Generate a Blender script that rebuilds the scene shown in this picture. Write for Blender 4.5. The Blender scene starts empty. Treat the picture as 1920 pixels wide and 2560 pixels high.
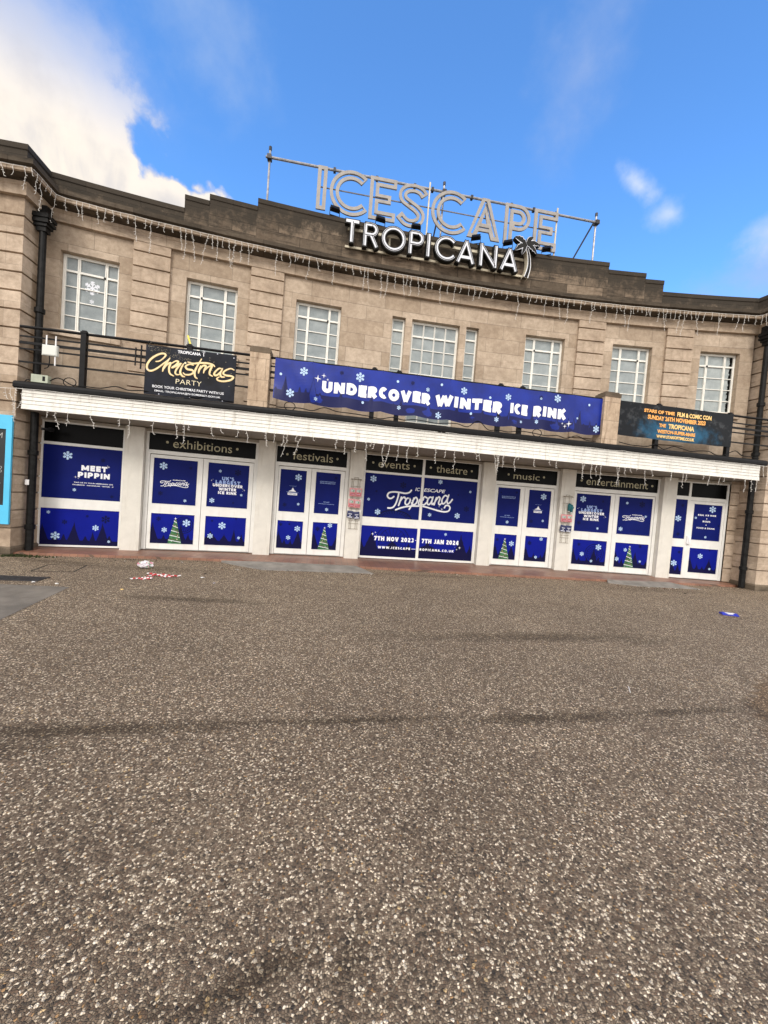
import bpy, bmesh, math, random
from mathutils import Vector, Matrix
import numpy as np

S = bpy.context.scene
COL = S.collection
rad = math.radians

# ------------------------------------------------------------------ camera
cam_d = bpy.data.cameras.new("camera"); cam = bpy.data.objects.new("camera", cam_d); COL.objects.link(cam)
cam_d.sensor_fit = 'VERTICAL'; cam_d.sensor_height = 36; cam_d.lens = 961.67 / 2560 * 36
cam_d.clip_start = 0.05; cam_d.clip_end = 2000
yaw, pitch, roll = -0.14738, -0.03383, 0.07625
_F = Vector((-math.sin(yaw) * math.cos(pitch), math.cos(yaw) * math.cos(pitch), math.sin(pitch)))
_R = Vector((math.cos(yaw), math.sin(yaw), 0)); _U = _R.cross(_F)
_r = math.cos(roll) * _R + math.sin(roll) * _U; _u = -math.sin(roll) * _R + math.cos(roll) * _U
cam.matrix_world = Matrix(((_r.x, _u.x, -_F.x, -2.826), (_r.y, _u.y, -_F.y, -11.343), (_r.z, _u.z, -_F.z, 1.9), (0, 0, 0, 1)))
S.camera = cam

# ------------------------------------------------------------------ view
S.view_settings.view_transform = 'Standard'; S.view_settings.look = 'None'
S.view_settings.exposure = 0.75; S.view_settings.gamma = 1
S.cycles.max_bounces = 6

# ------------------------------------------------------------------ node helper
class NT:
    def __init__(s, tree): s.t = tree; s.n = tree.nodes; s.l = tree.links
    def node(s, typ, **kw):
        n = s.n.new(typ)
        for k, v in kw.items(): setattr(n, k, v)
        return n
    def put(s, sock, v):
        if hasattr(v, 'links') or isinstance(v, bpy.types.NodeSocket): s.l.new(v, sock)
        else: sock.default_value = v
    def m(s, op, a, b=0.0, c=None, clamp=False):
        n = s.node('ShaderNodeMath', operation=op, use_clamp=clamp)
        s.put(n.inputs[0], a); s.put(n.inputs[1], b)
        if c is not None: s.put(n.inputs[2], c)
        return n.outputs[0]
    def vm(s, op, a, b=None):
        n = s.node('ShaderNodeVectorMath', operation=op); s.put(n.inputs[0], a)
        if b is not None: s.put(n.inputs[1], b)
        return n.outputs['Value'] if op in ('DOT_PRODUCT', 'LENGTH', 'DISTANCE') else n.outputs[0]
    def ss(s, v, lo, hi):
        n = s.node('ShaderNodeMapRange', interpolation_type='SMOOTHSTEP')
        s.put(n.inputs[0], v); n.inputs[1].default_value = lo; n.inputs[2].default_value = hi
        return n.outputs[0]
    def mix(s, f, a, b, mode='MIX'):
        n = s.node('ShaderNodeMix', data_type='RGBA', blend_type=mode)
        s.put(n.inputs[0], f); s.put(n.inputs[6], a if not isinstance(a, tuple) else (*a, 1)[:4]); s.put(n.inputs[7], b if not isinstance(b, tuple) else (*b, 1)[:4])
        return n.outputs[2]
    def noise(s, vec, scale, detail=4, rough=.55, out=0, dist=0.0):
        n = s.node('ShaderNodeTexNoise'); s.put(n.inputs['Vector'], vec)
        n.inputs['Scale'].default_value = scale; n.inputs['Detail'].default_value = detail; n.inputs['Roughness'].default_value = rough
        n.inputs['Distortion'].default_value = dist
        return n.outputs[out]
    def scale(s, vec, v):
        n = s.node('ShaderNodeMapping'); s.put(n.inputs[0], vec); n.inputs['Scale'].default_value = v
        return n.outputs[0]
    def ramp(s, f, stops, interp='LINEAR'):
        n = s.node('ShaderNodeValToRGB'); s.put(n.inputs[0], f); cr = n.color_ramp; cr.interpolation = interp
        while len(cr.elements) < len(stops): cr.elements.new(0.5)
        for e, (p, c) in zip(cr.elements, stops): e.position = p; e.color = (*c, 1)
        return n.outputs[0]

# ------------------------------------------------------------------ sky
SUN_EL, SUN_AZ = 38, 200      # soft sun high behind the camera
w = bpy.data.worlds.new("World"); S.world = w; w.use_nodes = True
t = NT(w.node_tree); t.n.clear()
out = t.node('ShaderNodeOutputWorld'); bg = t.node('ShaderNodeBackground'); t.l.new(bg.outputs[0], out.inputs[0])
sky = t.node('ShaderNodeTexSky', sky_type='NISHITA', sun_disc=False)
sky.sun_elevation = rad(SUN_EL); sky.sun_rotation = rad(SUN_AZ); sky.air_density = 1.0; sky.dust_density = 0.4; sky.ozone_density = 2.0
tc = t.node('ShaderNodeTexCoord'); D = tc.outputs['Generated']
sep = t.node('ShaderNodeSeparateXYZ'); t.l.new(D, sep.inputs[0])
blue = t.mix(1.0, sky.outputs[0], (0.66, 1.08, 1.46), 'MULTIPLY')
n1 = t.noise(D, 3.2, 8, .55, dist=.3); n2 = t.noise(D, 11, 6, .6); n3 = t.noise(D, 1.7, 5, .5)
nA = t.m('SUBTRACT', n1, .5); nB = t.m('SUBTRACT', n2, .5)
# bank of cloud on the left: everything left of a great circle, ragged by noise
A = Vector((-.417, .627, .658)); B = Vector((-.195, .812, .549)); nrm = A.cross(B).normalized()
if nrm.dot(Vector((-.6, .6, .4))) < 0: nrm = -nrm
f = t.vm('DOT_PRODUCT', D, tuple(nrm))
f = t.m('ADD', f, t.m('ADD', t.m('ADD', t.m('MULTIPLY', nA, .30), .008), t.m('MULTIPLY', nB, .13)))
vo = t.node('ShaderNodeTexVoronoi', feature='F1'); wD = t.node('ShaderNodeVectorMath', operation='ADD'); t.l.new(D, wD.inputs[0]); sc = t.node('ShaderNodeVectorMath', operation='SCALE'); t.l.new(t.noise(D, 9, 4, .6, out=1), sc.inputs[0]); sc.inputs[3].default_value = .07; t.l.new(sc.outputs[0], wD.inputs[1]); t.l.new(wD.outputs[0], vo.inputs['Vector']); vo.inputs['Scale'].default_value = 13; vo.inputs['Detail'].default_value = 2
f = t.m('ADD', f, t.m('MULTIPLY', t.m('MULTIPLY', t.m('SUBTRACT', .45, vo.outputs['Distance']), .11), t.ss(sep.outputs[2], .66, .55)))
low = t.ss(sep.outputs[2], .54, .68)
edge_crisp = t.ss(f, -.012, .028); edge_soft = t.ss(f, -.07, .26)
bank = t.m('ADD', t.m('MULTIPLY', edge_crisp, t.m('SUBTRACT', 1.0, low)), t.m('MULTIPLY', t.m('MULTIPLY', edge_soft, .95), low))
# unseen bright cloud added behind the camera to light the facade neutrally
back = t.ss(t.m('ADD', sep.outputs[1], t.m('MULTIPLY', nA, .5)), .18, -.12)
def puff(d, r, st, amt, soft=.5):
    d = Vector(d).normalized()
    u = Vector((0, 0, 1)).cross(d).normalized(); v = d.cross(u)
    ang = rad(st); a = u * math.cos(ang) + v * math.sin(ang); b = -u * math.sin(ang) + v * math.cos(ang)
    x = t.m('DIVIDE', t.vm('DOT_PRODUCT', D, tuple(a)), r[0]); y = t.m('DIVIDE', t.vm('DOT_PRODUCT', D, tuple(b)), r[1])
    fr = t.m('GREATER_THAN', t.vm('DOT_PRODUCT', D, tuple(d)), 0.3)
    rr = t.m('SQRT', t.m('ADD', t.m('MULTIPLY', x, x), t.m('MULTIPLY', y, y)))
    rr = t.m('ADD', rr, t.m('ADD', t.m('MULTIPLY', nA, -2.2), t.m('MULTIPLY', nB, -1.6)))
    return t.m('MULTIPLY', t.m('MULTIPLY', t.ss(rr, 1.0, 1.0 - soft), fr), amt)
p1 = puff((.505, .635, .59), (.085, .030), 42, .8, 1.0); p1b = puff((.555, .615, .535), (.055, .036), 35, .65, 1.0); p1 = t.m('MAXIMUM', p1, p1b)
p2 = puff((.69, .56, .49), (.06, .05), 20, .6, 1.0)
wisp = puff((.36, .60, .72), (.09, .24), 15, .55, 1.5)
lav = puff((.72, .57, .42), (.14, .11), 0, .7, 1.3)
w2 = puff((-.25, .62, .74), (.22, .14), 60, .50, 1.6)
shade = t.ss(t.noise(D, 4.2, 7, .6, dist=.6), .42, .60)
glow = t.ss(t.vm('DOT_PRODUCT', D, tuple(Vector((-.49, .70, .52)).normalized())), .90, .992)
shade2 = t.ss(t.noise(D, 13, 7, .65, dist=.5), .42, .62)
cl = t.mix(shade, (.62, .58, .53), (.33, .35, .42)); cl = t.mix(t.m('MULTIPLY', shade2, .5), cl, (.39, .39, .43))
rim = t.m('MULTIPLY', t.ss(f, .0, .03), t.m('SUBTRACT', 1.0, t.ss(f, .04, .13))); cl = t.mix(t.m('MULTIPLY', rim, .8), cl, (.64, .60, .56))
cl = t.mix(t.m('MULTIPLY', t.ss(sep.outputs[2], .55, .74), .7), cl, (.35, .41, .51)); cl = t.mix(t.m('MULTIPLY', glow, .42), cl, (.68, .60, .49))
K = t.node('ShaderNodeVectorMath', operation='SCALE'); t.l.new(blue, K.inputs[0]); K.inputs[3].default_value = 0.15
sk = K.outputs[0]
sk = t.mix(wisp, sk, (.26, .33, .50)); sk = t.mix(lav, sk, (.27, .33, .52)); sk = t.mix(w2, sk, (.3, .38, .52))
sk = t.mix(p1, sk, (.50, .54, .60)); sk = t.mix(p2, sk, (.42, .47, .58))
sk = t.mix(bank, sk, cl)
bcol = t.mix(n3, (1.25, 1.17, 1.08), (.85, .84, .86))
sk = t.mix(back, sk, bcol)
t.l.new(sk, bg.inputs[0]); bg.inputs[1].default_value = 1.0

sun_d = bpy.data.lights.new("sun", 'SUN'); sun = bpy.data.objects.new("sun", sun_d); COL.objects.link(sun)
sun_d.energy = 1.0; sun_d.angle = rad(16); sun_d.color = (1, .93, .84)
az = rad(SUN_AZ)
sdir = Vector((math.sin(az) * math.cos(rad(SUN_EL)), math.cos(az) * math.cos(rad(SUN_EL)), math.sin(rad(SUN_EL))))
sun.rotation_euler = (-sdir).to_track_quat('-Z', 'Y').to_euler()

# ------------------------------------------------------------------ materials
def mat(name, col, rough=.6, metal=0.0, var=0.0, vscale=6.0, bump=0.0, bscale=60.0, spec=.5, coord='Object', dirt=None):
    m = bpy.data.materials.new(name); m.use_nodes = True; t = NT(m.node_tree)
    b = t.n['Principled BSDF']; tc = t.node('ShaderNodeTexCoord'); v = tc.outputs[coord]
    b.inputs['Roughness'].default_value = rough; b.inputs['Metallic'].default_value = metal
    b.inputs['Specular IOR Level'].default_value = spec
    c = (*col, 1)
    if var:
        f = t.noise(v, vscale, 6, .6)
        lo = tuple(max(0, x * (1 - var)) for x in col); hi = tuple(min(1, x * (1 + var)) for x in col)
        c = t.mix(t.ss(f, .3, .7), lo, hi)
    if dirt:
        g = t.noise(t.scale(v, (2.5, 2.5, .35)), 3.0, 6, .65)
        c = t.mix(t.m('MULTIPLY', t.ss(g, .52, .75), dirt[1]), c, dirt[0])
    t.put(b.inputs['Base Color'], c)
    if bump:
        bn = t.node('ShaderNodeBump'); bn.inputs['Strength'].default_value = bump; bn.inputs['Distance'].default_value = .01
        t.l.new(t.noise(v, bscale, 5, .65), bn.inputs['Height']); t.l.new(bn.outputs[0], b.inputs['Normal'])
    return m

def stone(name, c1, c2, bw=.95, bh=.40, stain=(.10, .075, .05), stain_amt=.45, mort=.006, mortc=.5, voff=0.0, streak=(1.2, 3.5), dark_top=None):
    m = bpy.data.materials.new(name); m.use_nodes = True; t = NT(m.node_tree); b = t.n['Principled BSDF']
    uv = t.node('ShaderNodeUVMap'); v = uv.outputs[0]; tc = t.node('ShaderNodeTexCoord'); ob = tc.outputs['Object']
    mp = t.node('ShaderNodeMapping'); t.l.new(v, mp.inputs[0]); mp.inputs['Location'].default_value = (0, voff, 0)
    br = t.node('ShaderNodeTexBrick'); t.l.new(mp.outputs[0], br.inputs['Vector']); br.inputs['Scale'].default_value = 1
    br.inputs['Brick Width'].default_value = bw; br.inputs['Row Height'].default_value = bh; br.inputs['Mortar Size'].default_value = mort
    br.inputs['Mortar Smooth'].default_value = .3; br.inputs['Color1'].default_value = (*c1, 1); br.inputs['Color2'].default_value = (*c2, 1)
    br.inputs['Mortar'].default_value = (*[x * mortc for x in c1], 1); br.offset = .5
    c = br.outputs['Color']
    n_big = t.noise(v, 1.3, 6, .6); n_med = t.noise(ob, 9, 6, .65); n_fine = t.noise(ob, 110, 3, .7)
    c = t.mix(1.0, c, t.ramp(n_big, [(.3, (.80, .77, .74)), (.7, (1.14, 1.13, 1.11))]), 'MULTIPLY')
    c = t.mix(1.0, c, t.ramp(n_med, [(.3, (.80, .77, .75)), (.7, (1.12, 1.12, 1.12))]), 'MULTIPLY')
    c = t.mix(1.0, c, t.ramp(n_fine, [(.3, (.86, .86, .86)), (.7, (1.13, 1.12, 1.10))]), 'MULTIPLY')
    st = t.noise(t.scale(v, (streak[0], streak[1], 1)), 1.0, 8, .68, dist=.6)
    sm = t.m('MULTIPLY', t.ss(st, .48, .72), stain_amt)
    c = t.mix(sm, c, stain)
    rs = t.noise(t.scale(v, (4.5, .45, 1)), 1.0, 7, .7)
    c = t.mix(t.m('MULTIPLY', t.ss(rs, .54, .74), stain_amt * .6), c, t.mix(1.0, c, (.52, .46, .40), 'MULTIPLY'))
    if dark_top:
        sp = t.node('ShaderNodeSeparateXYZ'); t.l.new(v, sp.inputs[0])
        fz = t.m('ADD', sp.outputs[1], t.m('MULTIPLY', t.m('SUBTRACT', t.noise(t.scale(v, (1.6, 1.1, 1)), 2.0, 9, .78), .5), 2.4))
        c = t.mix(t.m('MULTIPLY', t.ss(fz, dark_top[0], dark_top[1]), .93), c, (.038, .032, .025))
    t.put(b.inputs['Base Color'], c); b.inputs['Roughness'].default_value = .9; b.inputs['Specular IOR Level'].default_value = .25
    bn = t.node('ShaderNodeBump'); bn.inputs['Strength'].default_value = .5; bn.inputs['Distance'].default_value = .012
    h = t.m('ADD', t.m('MULTIPLY', t.m('SUBTRACT', 1.0, br.outputs['Fac']), 1.0), t.m('MULTIPLY', t.noise(ob, 55, 6, .7), .6))
    t.l.new(h, bn.inputs['Height']); t.l.new(bn.outputs[0], b.inputs['Normal'])
    return m

M = {}
M['stone'] = stone('stone_wall', (.56, .475, .385), (.40, .325, .25), 1.05, .415, voff=.05, stain_amt=.35, stain=(.27, .21, .155))
M['rust'] = stone('rusticated_stone', (.56, .47, .38), (.39, .31, .235), 1.25, .8, mort=.004, stain_amt=.55, stain=(.22, .165, .12), mortc=.6)
M['frieze'] = stone('frieze_stone', (.50, .415, .33), (.44, .36, .28), 1.6, 3.0, stain_amt=.65, stain=(.17, .13, .10), voff=1)
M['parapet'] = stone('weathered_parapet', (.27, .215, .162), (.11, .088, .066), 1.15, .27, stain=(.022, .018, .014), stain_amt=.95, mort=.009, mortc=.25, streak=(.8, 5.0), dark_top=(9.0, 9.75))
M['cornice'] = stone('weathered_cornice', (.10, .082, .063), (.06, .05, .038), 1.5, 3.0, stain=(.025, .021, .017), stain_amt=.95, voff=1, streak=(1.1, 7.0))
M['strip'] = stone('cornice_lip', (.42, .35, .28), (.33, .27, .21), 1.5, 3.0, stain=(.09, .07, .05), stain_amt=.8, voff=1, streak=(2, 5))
M['pier'] = stone('pier_stone', (.55, .45, .35), (.50, .40, .30), .9, .5, stain=(.16, .10, .065), stain_amt=.8, streak=(5, 1.0))
M['pier_cap'] = stone('pier_cap_stone', (.17, .14, .105), (.14, .11, .085), 2, 2, stain=(.05, .042, .03), stain_amt=.8)
M['pvc'] = mat('white_frame', (.80, .80, .77), .35, var=.05, vscale=3, dirt=((.50, .46, .38), .25))
M['wframe'] = mat('window_frame_paint', (.86, .85, .79), .4, var=.06, vscale=6)
M['column'] = mat('white_render', (.70, .68, .62), .85, var=.06, vscale=3, bump=.6, bscale=90, dirt=((.45, .41, .33), .35))
M['header'] = mat('shaded_cream_header', (.40, .365, .31), .7, var=.08, vscale=3)  # cream darkened so the colour holds the shade under the canopy
M['board'] = mat('white_boarding', (.80, .79, .74), .5, var=.07, vscale=2.2, dirt=((.42, .39, .33), .7))
M['soffit'] = mat('shaded_soffit', (.30, .275, .23), .7, var=.1, vscale=2)  # canopy shadow put into the base colour of the soffit
M['black'] = mat('black_paint', (.007, .007, .008), .5, spec=.15, var=.3, vscale=8)
M['iron'] = mat('black_iron', (.006, .006, .007), .45, spec=.18, var=.4, vscale=10, bump=.2, bscale=40)
M['pipe'] = mat('old_black_pipe', (.008, .008, .008), .5, spec=.2, var=.7, vscale=9, bump=.3, bscale=25)
M['bitumen'] = mat('balcony_floor_felt', (.07, .068, .06), .8, var=.4, vscale=5)
M['glassblack'] = mat('black_transom', (.002, .002, .002), .3, spec=.08)
M['gold'] = mat('beige_lettering', (.45, .42, .28), .6, var=.15, vscale=12)
M['vin_up'] = mat('blue_vinyl', (.004, .010, .125), .5, var=.10, vscale=1.3, spec=.10)
M['vin_lo'] = mat('bright_blue_vinyl', (.004, .010, .24), .5, var=.10, vscale=1.3, spec=.10)
M['vin_dk'] = mat('dark_blue_print', (.006, .006, .045), .5, spec=.10)
M['vin_fl'] = mat('dark_flake_print', (.004, .006, .040), .5, spec=.10)
M['vin_wt'] = mat('white_print', (.85, .87, .92), .4, spec=.3)
M['vin_ice'] = mat('pale_blue_print', (.48, .66, .90), .4, spec=.3)
M['vin_lt'] = mat('light_blue_print', (.30, .42, .75), .4, spec=.3)
M['green'] = mat('green_print', (.035, .15, .055), .4, var=.6, vscale=14)
M['brownp'] = mat('brown_print', (.13, .09, .04), .4, var=.4, vscale=14)
M['ban'] = mat('blue_banner_sheet', (.003, .020, .25), .36, var=.25, vscale=1.5, spec=.35, bump=.35, bscale=3)
M['ban_dk'] = mat('banner_dark_print', (.006, .009, .075), .40, spec=.25)
M['ban_ma'] = mat('banner_pale_print', (.022, .045, .38), .38, spec=.4)
M['bk_ban'] = mat('black_banner_sheet', (.006, .008, .015), .4, var=.6, vscale=2.5, spec=.18, bump=.4, bscale=4)
M['goldp'] = mat('gold_print', (.85, .62, .28), .4, var=.18, vscale=9)
M['goldl'] = mat('pale_gold_print', (.80, .72, .50), .4)
M['glit'] = mat('glitter_print', (.32, .28, .20), .4)
M['con_bg'] = mat('convention_banner', (.007, .009, .012), .45, var=.5, vscale=2, spec=.15)
_m = M['con_bg']; _t = NT(_m.node_tree); _b = _t.n['Principled BSDF']; _tc = _t.node('ShaderNodeTexCoord'); _sp = _t.node('ShaderNodeSeparateXYZ'); _t.l.new(_tc.outputs['Object'], _sp.inputs[0])
_dx = _t.m('DIVIDE', _t.m('SUBTRACT', _sp.outputs[0], 6.8), 1.25); _dz = _t.m('DIVIDE', _t.m('SUBTRACT', _sp.outputs[2], 4.38), .42)
_rr = _t.m('ADD', _t.m('SQRT', _t.m('ADD', _t.m('MULTIPLY', _dx, _dx), _t.m('MULTIPLY', _dz, _dz))), _t.m('MULTIPLY', _t.m('SUBTRACT', _t.noise(_tc.outputs['Object'], 3.5, 6, .65), .5), 1.6))
_k = _t.mix(_t.ss(_rr, 1.25, .35), (.008, .010, .013), (.02, .105, .20))
_k = _t.mix(_t.m('MULTIPLY', _t.ss(_t.noise(_tc.outputs['Object'], 5, 5, .6), .52, .68), .30), _k, (.12, .13, .14)); _t.put(_b.inputs['Base Color'], _k)
M['con_bl'] = mat('blue_print_cloud', (.02, .09, .19), .4, var=.5, vscale=3)
M['orange'] = mat('orange_print', (.90, .42, .10), .4, var=.15, vscale=20)
M['yellowp'] = mat('yellow_print', (.88, .60, .22), .4, var=.15, vscale=20)
M['letter_grey'] = mat('grey_letter_board', (.33, .31, .29), .6, var=.12, vscale=4, dirt=((.18, .15, .12), .3))
M['letter_white'] = mat('white_letter_face', (.72, .75, .82), .35)
M['letter_dark'] = mat('dark_letter_return', (.010, .010, .009), .5, spec=.2, var=.4, vscale=9)
M['cream_bar'] = mat('cream_steel_bar', (.60, .55, .42), .55, var=.12, vscale=8)
M['scaf'] = mat('galvanised_tube', (.33, .33, .34), .42, .6, var=.25, vscale=12)
M['clamp'] = mat('dark_clamp', (.03, .03, .035), .5, .3)
M['wire_white'] = mat('white_cable', (.72, .70, .66), .45)
M['router'] = mat('white_plastic', (.66, .68, .64), .4)
M['router_w'] = mat('bright_white_plastic', (.85, .85, .86), .35)
M['boxgr'] = mat('pale_green_box', (.38, .42, .33), .5, var=.1)
M['board_blue'] = mat('sky_blue_board', (.085, .50, .78), .45, var=.04, vscale=4)
M['chalk'] = mat('chalkboard', (.010, .013, .016), .5, var=.3, vscale=4)
M['chalkw'] = mat('chalk_writing', (.50, .50, .48), .8)
M['rackwire'] = mat('rusty_rack_wire', (.25, .21, .15), .5, .3, var=.3, vscale=40)
M['pink'] = mat('pink_packet', (.62, .26, .27), .35, var=.25, vscale=25)
M['packpic'] = mat('packet_picture', (.40, .44, .42), .35, var=.6, vscale=38)
M['packred'] = mat('packet_red_print', (.45, .05, .08), .35)
M['navy'] = mat('navy_packet', (.012, .018, .09), .35, var=.4, vscale=25)
M['packwhite'] = mat('packet_white_print', (.62, .64, .74), .4)
M['teal'] = mat('teal_mitten_wool', (.015, .13, .155), .8, var=.35, vscale=30)
M['plasticbag'] = mat('crumpled_packet', (.66, .62, .68), .3, var=.35, vscale=22)
M['pinkb'] = mat('packet_pink', (.60, .22, .30), .35)
M['greenb'] = mat('packet_green', (.10, .25, .12), .35)
M['red'] = mat('red_tape', (.50, .02, .03), .4)
M['whitet'] = mat('white_tape', (.75, .74, .72), .4)
M['litblue'] = mat('blue_packet', (.015, .025, .38), .3)
M['moss'] = mat('moss', (.035, .045, .012), .95, var=.6, vscale=30, bump=1, bscale=60)
M['rustpatch'] = mat('rust_red_plate', (.14, .03, .02), .8, var=.5, vscale=20)
M['yellowpole'] = mat('yellow_pole', (.75, .66, .12), .45)
M['grate'] = mat('iron_grating', (.05, .045, .045), .6, .3, var=.4, vscale=20)
M['roof'] = mat('roof_felt', (.10, .10, .10), .9, var=.3)
M['concrete'] = mat('concrete', (.215, .20, .18), .85, var=.22, vscale=3.5, bump=.5, bscale=90)
M['patch'] = mat('concrete_patch', (.165, .145, .12), .85, var=.25, vscale=2.5, bump=.6, bscale=120)
M['crack'] = mat('dark_joint', (.03, .026, .02), .95)

def glass_mat():
    m = bpy.data.materials.new('frosted_pane'); m.use_nodes = True; t = NT(m.node_tree); b = t.n['Principled BSDF']
    tc = t.node('ShaderNodeTexCoord'); n = t.noise(tc.outputs['Object'], 2.6, 5, .6)
    oi = t.node('ShaderNodeObjectInfo'); c = t.ramp(n, [(.3, (.22, .255, .265)), (.7, (.38, .42, .425))])
    c = t.mix(1.0, c, t.ramp(oi.outputs['Random'], [(0, (.78, .80, .82)), (1, (1.12, 1.12, 1.10))]), 'MULTIPLY')
    g = t.noise(tc.outputs['Object'], 55, 3, .7)
    c = t.mix(1.0, c, t.ramp(g, [(.3, (.88, .88, .88)), (.7, (1.1, 1.1, 1.1))]), 'MULTIPLY')
    t.put(b.inputs['Base Color'], c); b.inputs['Roughness'].default_value = .16; b.inputs['Specular IOR Level'].default_value = .5
    return m
M['pane'] = glass_mat()

def tile_mat():
    m = bpy.data.materials.new('quarry_tiles'); m.use_nodes = True; t = NT(m.node_tree); b = t.n['Principled BSDF']
    tc = t.node('ShaderNodeTexCoord'); v = tc.outputs['Object']
    br = t.node('ShaderNodeTexBrick'); t.l.new(v, br.inputs['Vector']); br.inputs['Scale'].default_value = 1; br.offset = 0
    br.inputs['Brick Width'].default_value = .155; br.inputs['Row Height'].default_value = .155; br.inputs['Mortar Size'].default_value = .005
    br.inputs['Color1'].default_value = (.20, .10, .068, 1); br.inputs['Color2'].default_value = (.25, .135, .09, 1); br.inputs['Mortar'].default_value = (.10, .065, .045, 1)
    n = t.noise(v, 1.1, 6, .6)
    c = t.mix(1.0, br.outputs[0], t.ramp(n, [(.35, (.75, .68, .62)), (.65, (1.25, 1.15, 1.1))]), 'MULTIPLY')
    t.put(b.inputs['Base Color'], c); b.inputs['Roughness'].default_value = .4
    bn = t.node('ShaderNodeBump'); bn.inputs['Strength'].default_value = .4; bn.inputs['Distance'].default_value = .005
    t.l.new(t.m('SUBTRACT', t.noise(v, 30, 4, .6), br.outputs[1]), bn.inputs['Height']); t.l.new(bn.outputs[0], b.inputs['Normal'])
    return m
M['tile'] = tile_mat()

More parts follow.
